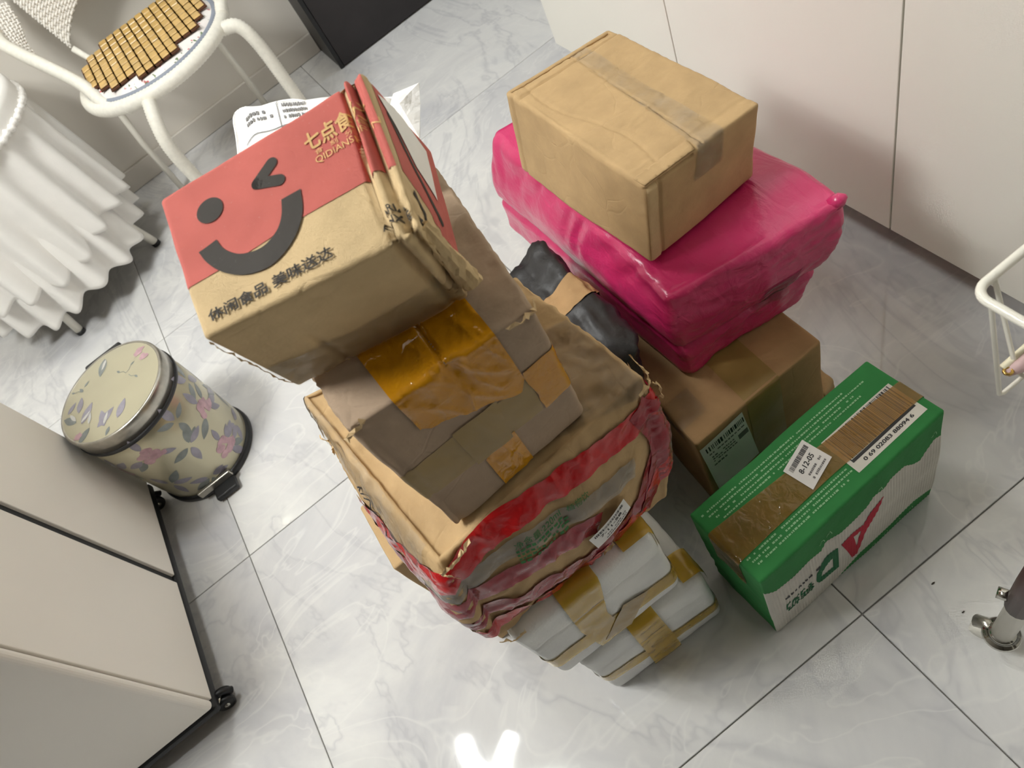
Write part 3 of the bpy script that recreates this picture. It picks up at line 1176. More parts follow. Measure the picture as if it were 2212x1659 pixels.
for px2, py2 in ((0.333, 0.075), (0.333, -0.2), (0.647, 0.075), (0.647, -0.2)):
    ps = tube('post', [(px2, py2, 0.034), (px2, py2, ZR - 0.002)], 0.013, M_WHITE_MET, tr, 20)
    lathe('chrome_collar', [(0.0, 0.05), (0.0145, 0.05), (0.016, 0.047), (0.0145, 0.044), (0.0205, 0.043), (0.0225, 0.039), (0.0205, 0.034), (0.0, 0.033)], (px2, py2), M_CHROME, ps, 32)
    w0 = Vector((px2 - 0.002, py2 + 0.018, 0.0175))
    dr = Vector((0.75, 0.35, 0)).normalized()
    V, F = tube_geo([w0 - dr * 0.011, w0 - dr * 0.009, w0 - dr * 0.002, w0 - dr * 0.001, w0 + dr * 0.001, w0 + dr * 0.002, w0 + dr * 0.009, w0 + dr * 0.011], [.014, .0172, .0172, .015, .015, .0172, .0172, .014], 24)
    mesh('wheel', V, F, M_WHITE_MET, ps)
    V, F = tube_geo([(px2 - 0.006, py2 + 0.004, 0.034), w0 - dr * 0.0 + Vector((0, 0, 0.02)), w0 + Vector((-0.004, 0.012, 0.012))], 0.009, 10)
    mesh('fork', V, F, M_STEEL, ps)
M_BRN = plain('dark brown vinyl', lin(70, 50, 46), 0.45)
ps = tube('brown_sleeve', [(0.333, 0.075, 0.17), (0.3335, 0.0755, 0.25), (0.333, 0.075, 0.36)], [0.0155, 0.0158, 0.015], M_BRN, tr, 16)
kn = tube('screw_knob', [(0.328, 0.086, 0.19), (0.322, 0.098, 0.19)], 0.007, M_CHROME, tr, 14)
# pink folded thing with a gold eyelet in the basket
M_PINK2 = plain('dusty pink cloth', lin(196, 166, 164), 0.6, var=0.08)
M_CREAM = plain('cream ribbon', lin(226, 218, 190), 0.4)
M_GOLD = plain('gold metal', lin(196, 160, 90), 0.22, 1.0)
pf = thing('folded_pouch', 'dusty pink folded pouch with cream trim and gold eyelet in the wire basket', 'pouch', (0.352, 0.15, ZB))
A = Vector((0.3425, 0.1695, ZB + 0.009))
Bp = Vector((0.44, 0.15, ZB + 0.023))
V, F = tube_geo([A, A.lerp(Bp, 0.15), A.lerp(Bp, 0.5), Bp], [0.004, 0.008, 0.016, 0.022], 12)
V = [Vector((v.x, v.y, A.z + (v.z - A.z) * 0.9)) for v in V]
mesh('pouch_body', V, F, M_PINK2, pf)
tube('cream_trim', [A + Vector((0, 0.004, 0.003)), A.lerp(Bp, 0.3) + Vector((0, 0.008, 0.008)), Bp + Vector((0, 0.012, 0.02))], 0.003, M_CREAM, pf, 8)
tube('gold_eyelet', [(A.x + 0.003 * math.cos(2 * PI * i / 16), A.y - 0.001 + 0.003 * math.sin(2 * PI * i / 16), A.z + 0.0035) for i in range(16)], 0.0013, M_GOLD, pf, 6, True)

# ================================================================== parcels
K_A = kraft('kraft board', lin(188, 158, 116))
K_B = kraft('kraft board, greyish', lin(170, 148, 126))
K_C = kraft('kraft board, golden', lin(204, 178, 136))
K_D = kraft('kraft board, plain brown', lin(172, 138, 98))
K_EDGE = kraft('torn kraft fibre', lin(206, 178, 136), 0.2)
T_ORANGE = film('orange packing tape', lin(206, 142, 20), 0.9, 0.12, 0.35, 55)
T_AMBER = film('amber packing tape', lin(196, 146, 70), 0.34, 0.14, 0.4, 60)
T_YELLOW = film('yellow packing tape', lin(222, 180, 64), 0.6, 0.2, 0.15, 40)
T_TAN = film('tan packing tape', lin(176, 146, 84), 0.7, 0.35, 0.15, 40)
T_RED = film('red packing tape', lin(204, 34, 36), 0.85, 0.14, 0.4, 45)
T_RED2 = film('dull red packing tape', lin(172, 48, 60), 0.72, 0.2, 0.4, 45)
T_CLEAR = film('clear packing tape', lin(250, 248, 242), 0.05, 0.12, 0.8, 70, tint=1.0, ior=1.22)
T_GREY = film('cloudy stretch film', lin(222, 220, 214), 0.25, 0.16, 0.9, 55, tint=1.0, ior=1.25)
I_RED = ink('red print', lin(190, 100, 91))
I_BLACK = ink('charcoal print', lin(64, 60, 56), 0.06)
I_KRAFTLOGO = ink('kraft coloured lettering', lin(222, 182, 124), 0.02)
I_GREEN = ink('green print', lin(56, 130, 72), 0.02)
I_GREEN2 = ink('dark green print', lin(40, 104, 66), 0.02)
I_DGREEN = ink('leaf green lettering', lin(66, 120, 72), 0.04)
I_WHITE = ink('white print', lin(226, 222, 212), 0.02)
I_PALE = ink('pale green fine print', lin(150, 196, 150), 0.02)
I_CRIM = ink('crimson print', lin(176, 40, 58), 0.02)
PAPER = plain('white label paper', lin(236, 234, 230), 0.55, var=0.02)
I_LABEL = plain('black label toner', lin(44, 44, 46), 0.6)
I_GREYT = plain('grey label toner', lin(112, 110, 110), 0.6)
PEN = plain('black marker', lin(36, 38, 46), 0.6)


def label_stack(parent, car, mp, origin, ux, uy, wd, ht, code, seed, off, label):
    """white parcel-point sticker with bar code and pick-up number; ux, uy unit axes on the flat map"""
    cs = [(origin[0] + ux[0] * x + uy[0] * y, origin[1] + ux[1] * x + uy[1] * y) for x, y in ((0, 0), (wd, 0), (0, ht), (wd, ht))]
    Q = [Vector(v) for v in car.P(np.array([mp(c) for c in cs]), off)]
    nv = (Q[1] - Q[0]).cross(Q[2] - Q[0]).normalized()

    def flat(P2, o):
        out = []
        for x, y in P2:
            a, b = x / wd, y / ht
            out.append(Q[0].lerp(Q[1], a).lerp(Q[2].lerp(Q[3], a), b) + nv * (o + 0.0025 * math.sin(PI * a) * (1 if off > 0.004 else 0.2)))
        return out
    st = decal('pickup_sticker', g_rect(0, 0, wd, ht), mp, car, PAPER, parent, off=0.0, e=0.006, label=label, xf=flat)
    for nm, g_, m_ in (('barcode_print', g_bars(wd * 0.1, ht * 0.72, wd * 0.92, ht * 0.88, seed, wd / 130.0), I_LABEL), ('number_print', g_move(g_text(code, wd * 0.6, ht * 0.17, 0.02), wd * 0.2, ht * 0.45), I_LABEL),
                       ('fine_print', g_join(g_smudge(wd * 0.27, ht * 0.24, wd * 0.9, ht * 0.36, 1, seed, wd * 0.055), g_smudge(wd * 0.27, ht * 0.08, wd * 0.92, ht * 0.2, 1, seed + 1, wd * 0.055)), I_GREYT)):
        decal(nm, g_, mp, car, m_, st, off=0.0003, e=0.006, xf=flat)
    return st


# ------------------------------------------------------------ white foam boxes
def foam_mat():
    m, nt, out = mat('white expanded foam')
    co = position(nt)
    p = N(nt, 'ShaderNodeBsdfPrincipled')
    setin(p, Roughness=0.7)
    nt.links.new(ramp(nt, noise_tex(nt, co, 14), [(0.3, lin(218, 218, 216)), (0.7, lin(238, 237, 233))]), p.inputs['Base Color'])
    v = N(nt, 'ShaderNodeTexVoronoi')
    v.inputs['Scale'].default_value = 260
    nt.links.new(co, v.inputs['Vector'])
    nt.links.new(bump(nt, v.outputs['Distance'], 0.25, 0.001, bump(nt, noise_tex(nt, co, 40, 4), 0.3, 0.004)), p.inputs['Normal'])
    nt.links.new(p.outputs[0], out.inputs[0])
    return m


M_FOAM = foam_mat()


def foam_disp(seed):
    def f(q, d, L):
        edge = np.minimum(np.minimum(q[:, 0], L[0] - q[:, 0]), 0.03) / 0.03
        top = sstep(q[:, 2], L[2] - 0.035, L[2])
        a = nz(q, 40, seed) * 0.0010 + nz(q, 80, seed + 3) * 0.0012 * top * (1.2 - edge)
        groove = gauss(q[:, 2], L[2] * 0.70, 0.0022) * -0.0022 * (np.abs(d[:, 2]) < 0.5)
        return d * (a + groove)[:, None]
    return f


def cbox(x0, x1, y0, y1, z0, z1):
    return [(x, y, z) for x in (x0, x1) for y in (y0, y1) for z in (z0, z1)]


fb = Carton([(-.112, .333, 0), (-.116, .334, .184), (-.112, .505, 0), (-.114, .507, .184), (.089, .324, 0), (.086, .322, .184), (.09, .5, 0), (.088, .5, .184)], 0.014, foam_disp(1), True)
fb_t = thing('foam_box', 'lower white foam box on the floor, bottom of the left pile', 'foam box', fb.base(), 'white foam boxes')
fb_b = fb.build('foam_body', M_FOAM, fb_t, 0.004)
lx, ly, lz = fb.L
wr1 = lambda p: 0.0007 * noise.noise((p[0] * 60, p[1] * 60, 3))
decal('tape', g_strip([(-0.13, lz * .36), (0, lz * .36), (lx * .5, lz * .27), (lx, lz * .20), (lx + .12, lz * .2)], [(-0.13, lz * .52), (0, lz * .52), (lx * .5, lz * .43), (lx, lz * .36), (lx + .12, lz * .36)]), fb.belt, fb, T_YELLOW, fb_t, 0.0018, 0.004, wr1)
decal('tape', g_strip([(lx * .39, .15), (lx * .39, 0), (lx * .37, -lz * .55), (lx * .35, -lz + .004)], [(lx * .60, .15), (lx * .60, 0), (lx * .60, -lz * .55), (lx * .59, -lz + .004)]), fb.top, fb, T_YELLOW, fb_t, 0.0042, 0.004, wr1)
decal('tape', g_rect(lx * .86, 0.01, lx + .04, 0.05), fb.top, fb, T_YELLOW, fb_t, 0.0042, 0.004)

fa = Carton([(-.139, .337, .1845), (-.141, .336, .376), (-.139, .507, .1845), (-.14, .507, .376), (.059, .334, .1845), (.058, .332, .376), (.06, .506, .1845), (.06, .506, .376)], 0.013, foam_disp(5), True)
fa_t = thing('foam_box', 'upper white foam box stacked on the other, carrying the red-taped carton', 'foam box', fa.base(), 'white foam boxes')
fa_b = fa.build('foam_body', M_FOAM, fa_t, 0.004)
lx, ly, lz = fa.L
decal('tape', g_strip([(-.13, lz * .24), (0, lz * .25), (lx * .5, lz * .20), (lx, lz * .14), (lx + .12, lz * .14)], [(-.13, lz * .40), (0, lz * .42), (lx * .5, lz * .38), (lx, lz * .33), (lx + .12, lz * .32)]), fa.belt, fa, T_YELLOW, fa_t, 0.0018, 0.004, wr1)
decal('tape', g_strip([(lx * .34, .15), (lx * .34, 0), (lx * .30, -lz * .5), (lx * .32, -lz * .95)], [(lx * .60, .15), (lx * .60, 0), (lx * .50, -lz * .5), (lx * .52, -lz * .95)]), fa.top, fa, T_YELLOW, fa_t, 0.0024, 0.004, wr1)
decal('tape', g_rect(lx * .80, 0.005, lx + .05, 0.06), fa.top, fa, T_YELLOW, fa_t, 0.0024, 0.004)
decal('tape', g_poly([(lx * .36, lz * .12), (lx * .56, lz * .06), (lx * .78, lz * .36), (lx * .6, lz * .44)]), fa.belt, fa, T_TAN, fa_t, 0.003, 0.004, wr1)
# ------------------------------------------------------------ rear carton under the pile
rc = Carton(cbox(-.220, -.012, .516, .63, 0, .370), 0.004, lambda q, d, L: d * (nz(q, 25, 9) * 0.0015)[:, None], True)
rc_t = thing('carton', 'brown carton at the back of the left pile, only one corner peeking out', 'carton', rc.base(), 'cardboard parcels')
rc.build('carton_body', K_A, rc_t, 0.012)
decal('tape', g_rect(rc.L[0] * .38, -.08, rc.L[0] * .62, rc.L[1]), rc.top, rc, T_TAN, rc_t, 0.0005, 0.012)


# ------------------------------------------------------------ big crumpled carton bound with red tape
def big_disp(q, d, L):
    u, v, w_ = (q / L).T
    fr = np.clip(-d[:, 1], 0, 1)
    lf = np.clip(-d[:, 0], 0, 1)
    rt = np.clip(d[:, 0], 0, 1)
    tp = np.clip(d[:, 2], 0, 1)
    side = 4 * w_ * (1 - w_)
    out = fr * 0.020 * side * np.sin(PI * np.clip(u, 0, 1)) ** 0.6
    out = out + lf * 0.027 * side * (0.5 + 0.5 * np.cos(np.clip(v - 0.25, 0, 1) * 3.0))
    out = out + rt * 0.022 * side * gauss(v, 0.1, 0.28)
    out = out - tp * 0.006 * gauss(u, 0.06, 0.07)
    cr = 0.003 * (fr + lf + rt) - np.abs(nz(q, 20, 4)) * 0.006 - np.abs(nz(q, 52, 8)) * 0.0030 + nz(q, 160, 2) * 0.0006
    # sharp buckles
    bk = -np.abs(nz(q * np.array([1, 1, 0.45]), 34, 21)) * 0.005
    cr = cr + bk * (fr + lf + rt)
    return d * (out + cr)[:, None]


bg = Carton([(-.146, .353, .3765), (-.1236, .36, .575), (-.195, .65, .3765), (-.1597, .6545, .572), (.095, .3555, .3765), (.1346, .3765, .575), (.125, .60, .3765), (.118, .59, .573)], 0.0045, big_disp, True)
bg_t = thing('carton', 'large crumpled carton bound with red tape on the foam boxes', 'carton', bg.base(), 'cardboard parcels')
bg.build('carton_body', K_A, bg_t, 0.004)
lx, ly, lz = bg.L


def band(car, pts, wd, m, parent, off, mp=None, seed=0, name='tape'):
    P_ = smooth_path([(p[0], p[1], 0) for p in pts], 6)
    A_, B_ = [], []
    for i in range(len(P_)):
        t = (P_[min(i + 1, len(P_) - 1)] - P_[max(i - 1, 0)]).normalized()
        n = Vector((-t.y, t.x, 0))
        k = wd * (0.5 + 0.07 * noise.noise((i * 0.15, seed, 0)))
        A_.append((P_[i] + n * k)[:2])
        B_.append((P_[i] - n * k)[:2])
    return decal(name, g_strip(A_, B_), mp or car.belt, car, m, parent, off, 0.0055, lambda p: 0.0014 * noise.noise((p[0] * 40, p[1] * 40, seed)) + 0.0012)


R_ = lambda u, w_: (u * lx, w_ * lz)
band(bg, [R_(-.55, .62), R_(-.2, .74), R_(0, .85), R_(.2, .92), R_(.5, .88), R_(.8, .82), R_(1.0, .80), R_(1.2, .78)], 0.030, T_RED, bg_t, 0.0012, seed=1)
band(bg, [R_(-.6, .36), R_(-.2, .52), R_(0, .60), R_(.25, .56), R_(.5, .50), R_(.62, .42)], 0.028, T_RED2, bg_t, 0.0010, seed=2)
band(bg, [R_(-.5, .28), R_(0, .40), R_(.15, .32), R_(.4, .22), R_(.65, .16), R_(.85, .24), R_(.98, .48), R_(1.08, .66)], 0.024, T_RED2, bg_t, 0.0014, seed=3)
band(bg, [R_(-.3, .12), R_(0, .22), R_(.3, .10), R_(.6, .08), R_(.85, .16), R_(1.02, .36)], 0.022, T_RED, bg_t, 0.0018, seed=4)
band(bg, [R_(.93, .88), R_(1.0, .62), R_(.97, .35), R_(.86, .12)], 0.026, T_RED2, bg_t, 0.0020, seed=5)
band(bg, [R_(-.1, .74), R_(.1, .74), R_(.3, .74), R_(.6, .62), R_(.85, .56)], 0.026, T_GREY, bg_t, 0.0008, seed=6, name='stretch_film')
decal('clear_tape', g_poly([(lx * .62, .012), (lx * .99, -.02), (lx * .99, .14), (lx * .8, .16)]), bg.top, bg, T_CLEAR, bg_t, 0.0010, 0.006, lambda p: 0.0022 * noise.noise((p[0] * 60, p[1] * 60, 9)))
band(bg, [(-.02, .02), (-.02, .1), (-.015, .2), (-.02, .27)], 0.04, T_CLEAR, bg_t, 0.001, bg.top, seed=8, name='clear_tape')
label_stack(bg_t, bg, bg.belt, R_(.565, .26), Vector((.96, .28)).normalized(), Vector((-.28, .96)).normalized(), .060, .030, '7-11-58', 11, 0.0062, 'small white sticker reading 7-11-58')
decal('green_lettering', g_join(g_move(g_text('净含量:220ml', .062, .0095), lx * .25, lz * .735, -.10), g_move(g_text('植物饮', .03, .009), lx * .5, lz * .70, -.12)), bg.belt, bg, I_DGREEN, bg_t, 0.0026, 0.004)
decal('fine_print', g_move(g_smudge(0, 0, .07, .022, 4, 5, .006), lx * .24, lz * .62, -.1), bg.belt, bg, I_DGREEN, bg_t, 0.0026, 0.004)
# marker scribble on the left side
scr = []
for pts in ([(0, .02), (.006, .026), (.004, .014), (.012, .022)], [(.010, .012), (.02, .018), (.022, .006)], [(.016, .024), (.026, .028), (.03, .018)], [(.02, .0), (.032, .01), (.034, .0)],
            [(.034, .022), (.044, .024), (.046, .014)], [(.04, .006), (.052, .012), (.056, .0)], [(.052, .024), (.06, .016), (.066, .02)], [(.06, .008), (.07, .012), (.072, .0)]):
    scr.append(g_stroke([p[:2] for p in smooth_path([(a, b, 0) for a, b in pts], 5)], .0018, False))
decal('marker_writing', g_move(g_join(*scr), ly * .46, lz * .74, -.12), bg.left, bg, PEN, bg_t, 0.0024, 0.003)
for pts, wd, sd in (([(-.128, .348, .572), (-.115, .347, .574), (-.10, .352, .572), (-.09, .356, .574)], .014, 3), ([(-.132, .36, .56), (-.126, .35, .562), (-.118, .345, .555)], .016, 9),
                    ([(.12, .365, .572), (.135, .37, .568), (.142, .385, .565), (.143, .41, .57)], .016, 4), ([(.14, .372, .56), (.146, .378, .545), (.143, .372, .53)], .012, 14),
                    ([(-.16, .545, .575), (-.156, .56, .578), (-.165, .58, .574)], .012, 5), ([(.0, .336, .41), (.008, .334, .416), (.015, .333, .424)], .010, 6), ([(-.15, .345, .385), (-.135, .338, .38), (-.12, .335, .384)], .012, 7)):
    torn('torn_edge', pts, K_EDGE, bg_t, wd, sd)


# ------------------------------------------------------------ middle carton with orange tape
def mid_disp(q, d, L):
    u, v, w_ = (q / L).T
    fr = np.clip(-d[:, 1], 0, 1)
    tp = np.clip(d[:, 2], 0, 1)
    a = nz(q, 16, 31) * 0.0028 + nz(q, 50, 33) * 0.0008
    a = a - tp * gauss(u, 0.53, 0.012) * 0.0045 * sstep(1 - v, 0.55, 0.9)
    a = a - fr * gauss(u, 0.55, 0.06) * 0.008 * sstep(w_, 0.72, 0.98)
    a = a - fr * gauss(w_, 0.965, 0.012) * 0.0022 * (1 - gauss(u, 0.53, 0.28))
    a = a - np.abs(nz(q, 90, 35)) * 0.004 * (gauss(u, 0.02, 0.07) + gauss(u, 0.96, 0.07)) * sstep(w_, 0.8, 0.97)
    a = a - fr * gauss(u, 0.05, 0.02) * 0.002
    return d * a[:, None]


md = Carton([(-.0915, .3728, .577), (-.0935, .3876, .757), (-.075, .5926, .577), (-.112, .605, .757), (.0699, .3843, .577), (.0742, .3669, .757), (.0957, .6041, .577), (.105, .5867, .757)], 0.005, mid_disp)
md_t = thing('carton', 'grey-brown carton with orange tape between the winking carton and the red-taped one', 'carton', md.base(), 'cardboard parcels')
md.build('carton_body', K_B, md_t, 0.004)
lx, ly, lz = md.L
def wr2(p):
    a = noise.noise((p[0] * 22 + 3, p[1] * 16 + p[0] * 25, 5))
    b = noise.noise((p[0] * 45, p[1] * 18 - p[0] * 30, 9))
    return (0.0016 * max(0, 1 - abs(a) * 9) + 0.0012 * max(0, 1 - abs(b) * 10)) * (1 if -0.07 < p[1] < 0.04 else 0.3)




def jag(a, b, n, amp, seed):
    rr = random.Random(seed)
    return [(a[0] + (b[0] - a[0]) * i / n + rr.uniform(-amp, amp), a[1] + (b[1] - a[1]) * i / n + rr.uniform(-amp, amp)) for i in range(n + 1)]


decal('orange_tape', g_poly([(lx * .23, ly * .5), (lx * .245, 0), (lx * .245, -lz * .24)] + jag((lx * .25, -lz * .25), (lx * .80, -lz * .46), 12, .0012, 2)[1:-1] + [(lx * .80, -lz * .38), (lx * .79, 0), (lx * .75, ly * .5)]),
      md.top, md, T_ORANGE, md_t, 0.0012, 0.004, wr2)
decal('tan_tape', g_poly([(0, lz * .32), (lx * .8, lz * .32), (lx * .82, lz * .60), (0, lz * .57)]), md.belt, md, T_TAN, md_t, 0.0006, 0.006, label='wide tan tape across the front')
decal('orange_tape', g_poly(jag((lx * .82, lz * .32), (lx * .80, lz * .66), 8, .0012, 4) + [(lx, lz * .68), (lx * 1.06, lz * .68), (lx * 1.06, lz * .34), (lx, lz * .33)]), md.belt, md, T_ORANGE, md_t, 0.0010, 0.005, wr2)
decal('orange_tape', g_poly([(lx * .38, .004), (lx * .60, .004)] + jag((lx * .60, lz * .33), (lx * .38, lz * .29), 10, .0012, 5)), md.belt, md, T_ORANGE, md_t, 0.0010, 0.006, wr2)
decal('tan_tape', g_poly([(lx * .34, lz * .3), (lx * .58, lz * .3), (lx * .62, lz * .62), (lx * .34, lz * .60)]), md.belt, md, T_TAN, md_t, 0.0013, 0.006, wr2)
torn('torn_edge', [(-.098, .386, .752), (-.094, .383, .756), (-.086, .383, .757), (-.078, .382, .758)], K_EDGE, md_t, .010, 8, .0045)
torn('torn_edge', [(.05, .367, .757), (.062, .366, .757), (.074, .366, .756), (.077, .372, .754)], K_EDGE, md_t, .010, 18, .004)

# ------------------------------------------------------------ white bubble mailer lying on the middle carton
def mail_mat():
    m, nt, out = mat('white bubble mailer film')
    co = position(nt)
    p = N(nt, 'ShaderNodeBsdfPrincipled')
    setin(p, Roughness=0.35)
    nt.links.new(ramp(nt, noise_tex(nt, co, 20), [(0.3, lin(232, 230, 228)), (0.7, lin(246, 245, 243))]), p.inputs['Base Color'])
    v = N(nt, 'ShaderNodeTexVoronoi')
    v.inputs['Scale'].default_value = 95
    nt.links.new(co, v.inputs['Vector'])
    nt.links.new(bump(nt, v.outputs['Distance'], 0.5, -0.003, bump(nt, noise_tex(nt, co, 30, 4, 0.5, 1.0), 0.5, 0.006)), p.inputs['Normal'])
    nt.links.new(p.outputs[0], out.inputs[0])
    return m


M_MAIL = mail_mat()


def mail_disp(q, d, L):
    u, v, w_ = (q / L).T
    mid_ = (u - 0.5) ** 2 * 4
    pin = np.clip(np.minimum(np.minimum(u, 1 - u), np.minimum(v, 1 - v)) / 0.22, 0, 1)
    k = sstep(pin, 0, 1)
    z = (0.5 - w_) * L[2] * (1 - k) * 0.8
    o = d * (nz(q, 28, 61) * 0.004)[:, None]
    o[:, 2] += z + nz(q, 22, 44) * 0.003
    return o


ml = Carton([(-.075, .60, .7615), (-.075, .60, .80), (-.018, .735, .80), (-.010, .748, .872), (.085, .545, .7615), (.085, .545, .80), (.112, .59, .805), (.114, .592, .848)], 0.012, mail_disp)
ml_t = thing('bubble_mailer', 'white bubble mailer with printed form lying behind the winking carton', 'mailer', ml.base())
ml.build('mailer_body', M_MAIL, ml_t, 0.005)
lx, ly, lz = ml.L
decal('printed_form', g_join(g_smudge(lx * .14, ly * .70, lx * .30, ly * .78, 2, 31, .0035), g_rect(lx * .10, ly * .62, lx * .5, ly * .626), g_rect(lx * .35, ly * .45, lx * .354, ly * .85), g_smudge(lx * .38, ly * .66, lx * .52, ly * .8, 3, 33, .0022)), ml.top, ml, I_GREYT, ml_t, 0.0008, 0.006)
tip = mesh('mailer_tip', [(.088, .580, .826), (.105, .586, .836), (.1235, .5635, .8425), (.113, .552, .834), (.094, .526, .826), (.100, .558, .842)], [(0, 5, 4), (0, 1, 5), (1, 2, 5), (5, 2, 3), (5, 3, 4)], M_MAIL, ml_t, smooth=False)
tm_ = tip.modifiers.new('film', 'SOLIDIFY')
tm_.thickness = 0.001


# ------------------------------------------------------------ winking red carton on top
def red_disp(q, d, L):
    u, v, w_ = (q / L).T
    tp = np.clip(d[:, 2], 0, 1)
    fr = np.clip(-d[:, 1], 0, 1)
    rt = np.clip(d[:, 0], 0, 1)
    near = sstep(1 - v, 0.55, 1.0)                       # crushed towards the front right corner
    f1 = 0.885 - 0.01 * np.sin(v * 5)
    f2 = 0.952 - 0.012 * v
    a = tp * (-0.0075 * gauss(u, f1, 0.010) + 0.0045 * gauss(u, f1 + 0.030, 0.020) - 0.008 * gauss(u, f2, 0.009) + 0.0035 * gauss(u, 0.99, 0.02))
    a = a + fr * (-0.010 * gauss(u, f1 + 0.02 * (1 - w_), 0.014) + 0.004 * gauss(u, f1 + 0.05, 0.02) - 0.012 * gauss(u, 0.965 + 0.02 * (1 - w_), 0.012)) * sstep(w_, 0.05, 0.5)
    a = a + nz(q, 14, 51) * 0.0016 + nz(q, 40, 53) * 0.0005
    cr = sstep(u, 0.80, 0.95) * near
    a = a + cr * (np.abs(nz(q * np.array([1.6, 1, 1]), 75, 55)) * -0.007 + nz(q, 170, 57) * 0.0014)
    a = a - rt * np.abs(nz(q, 55, 58)) * 0.004 * near
    a = a - fr * 0.003 * gauss(u, 0.30, 0.02) * sstep(1 - w_, 0.3, 0.6)
    return d * a[:, None]


rd = Carton([(-.1073, .4528, .7625), (-.1174, .4202, .8744), (-.0791, .5694, .8085), (-.088, .5203, .917), (.0445, .4125, .7605), (.0382, .3758, .8701), (.098, .533, .806), (.0772, .4943, .9127)], 0.004, red_disp)
rd_t = thing('carton', 'tilted red and brown carton with a winking smile, top of the left pile', 'carton', rd.base(), 'cardboard parcels')
rd.build('carton_body', K_C, rd_t, 0.003)
lx, ly, lz = rd.L
U = lambda u, v: (u * lx, v * ly)
# red upper field of the top panel, wrapping over the left edge and onto the right end
decal('red_print', g_strip([U(-.004, .345), U(.3, .37), U(.566, .391), U(.887, .402), U(.93, .41), U(.965, .40), U(.99, .385)], [U(-.004, 1.0), U(.3, 1.0), U(.566, 1.0), U(.887, 1.0), U(.93, 1.0), U(.965, 1.0), U(.985, 1.0)]), rd.top, rd, I_RED, rd_t, 0.0005, 0.0025)
ex = lx * 1.05
decal('red_print', g_strip([(ex, ly * .40), (ex + .025, ly * .36), (ex + .06, ly * .28), (lx + lz * .96, ly * .22)], [(ex, ly * .99), (ex + .025, ly * .99), (ex + .06, ly * .99), (lx + lz * .96, ly * .99)]), rd.top, rd, I_RED, rd_t, 0.0003, 0.004)
decal('wink_print', g_circle(*U(.2, .737), .0102, 36, .0098), rd.top, rd, I_BLACK, rd_t, 0.0011, 0.003)
decal('wink_print', g_join(g_stroke([U(.512, .800), U(.428, .725)], .0088), g_stroke([U(.428, .725), U(.522, .672)], .0088)), rd.top, rd, I_BLACK, rd_t, 0.0011, 0.003)
so, si = [], []
for u, v in ((.098, .528), (.118, .44), (.165, .34), (.235, .262), (.315, .222), (.395, .222), (.475, .270), (.535, .34), (.575, .43), (.594, .553)):
    so.append(U(u, v))
for u, v in ((.187, .544), (.20, .48), (.225, .43), (.262, .385), (.318, .357), (.372, .353), (.42, .376), (.458, .414), (.486, .475), (.504, .553)):
    si.append(U(u, v))
so = [p[:2] for p in smooth_path([(a, b, 0) for a, b in so], 4)]
si = [p[:2] for p in smooth_path([(a, b, 0) for a, b in si], 4)]
decal('smile_print', g_strip(so, si), rd.top, rd, I_BLACK, rd_t, 0.0011, 0.003)
decal('slogan_print', g_bold(g_move(g_text('休闲食品 美味送达', lx * .575, .0092, .0), *U(.058, .075), .012), .00028), rd.top, rd, I_BLACK, rd_t, 0.0015, 0.002)
decal('logo_print', g_join(g_bold(g_move(g_text('七点食分', lx * .29, .0150, .0), *U(.672, .735), .02), .00035), g_move(g_text('QIDIANSHIFEN', lx * .30, .0062, .0), *U(.692, .635), .02), g_move(g_text('食   刻   分   食', lx * .25, .0042), *U(.70, .694), .02)),
      rd.top, rd, I_KRAFTLOGO, rd_t, 0.0012, 0.002)
decal('fold_print', g_join(g_move(g_text('ARIA', lx * .095, .0060, .02), *U(.872, .148), .05), g_move(g_text('ANXIE', lx * .125, .0062, .02), *U(.855, .080), .05)), rd.top, rd, I_BLACK, rd_t, 0.0014, 0.002)
# right end: second smile stroke, small black stamp, white label, collapsed flap
decal('smile_print', g_stroke([p[:2] for p in smooth_path([(lx + .022, ly * .82, 0), (lx + .034, ly * .64, 0), (lx + .055, ly * .48, 0), (lx + .08, ly * .36, 0)], 6)], .0065), rd.top, rd, I_BLACK, rd_t, 0.0007, 0.004)
decal('stamp_print', g_join(g_poly([(lx + .018, ly * .30), (lx + .022, ly * .34), (lx + .034, ly * .28), (lx + .042, ly * .14), (lx + .037, ly * .13), (lx + .030, ly * .24)]), g_stroke([(lx + .026, ly * .22), (lx + .033, ly * .2), (lx + .036, ly * .13), (lx + .028, ly * .12)], .0008, False),
                            g_rect(lx + .016, ly * .10, lx + .024, ly * .17)), rd.top, rd, I_BLACK, rd_t, 0.0007, 0.004)
lb = decal('shipping_label', g_poly([(lx + .012, ly * .92), (lx + .05, ly * .60), (lx + .085, ly * .52), (lx + .095, ly * .9), (lx + .05, ly * .99)]), rd.top, rd, PAPER, rd_t, 0.0010, 0.005, label='white paper label on the end of the carton')
decal('clear_tape', g_strip([(lx * .0, lz * .42), (lx * .5, lz * .34), (lx * 1.0, lz * .40)], [(lx * .0, lz * .02), (lx * .5, lz * .02), (lx * 1.0, lz * .06)]), rd.belt, rd, T_CLEAR, rd_t, 0.0009, 0.005, lambda p: 0.0016 * noise.noise((p[0] * 70, p[1] * 70, 2)))
flap = []
for i in range(15):
    t = i / 14
    c0 = Vector((.0405, .3925, .862)).lerp(Vector((.0505, .405, .781)), t)
    for j in range(11):
        a = math.radians(-60 + 250 * j / 10)
        r_ = .0058 + .0028 * t + .0026 * noise.noise((t * 9, j * .9, 3))
        flap.append(c0 + Vector((math.cos(a) * r_, -math.sin(a) * r_ * .9, math.sin(a) * r_ * .25 - .002)))
FF = [(i * 11 + j, i * 11 + j + 1, (i + 1) * 11 + j + 1, (i + 1) * 11 + j) for i in range(14) for j in range(10)]
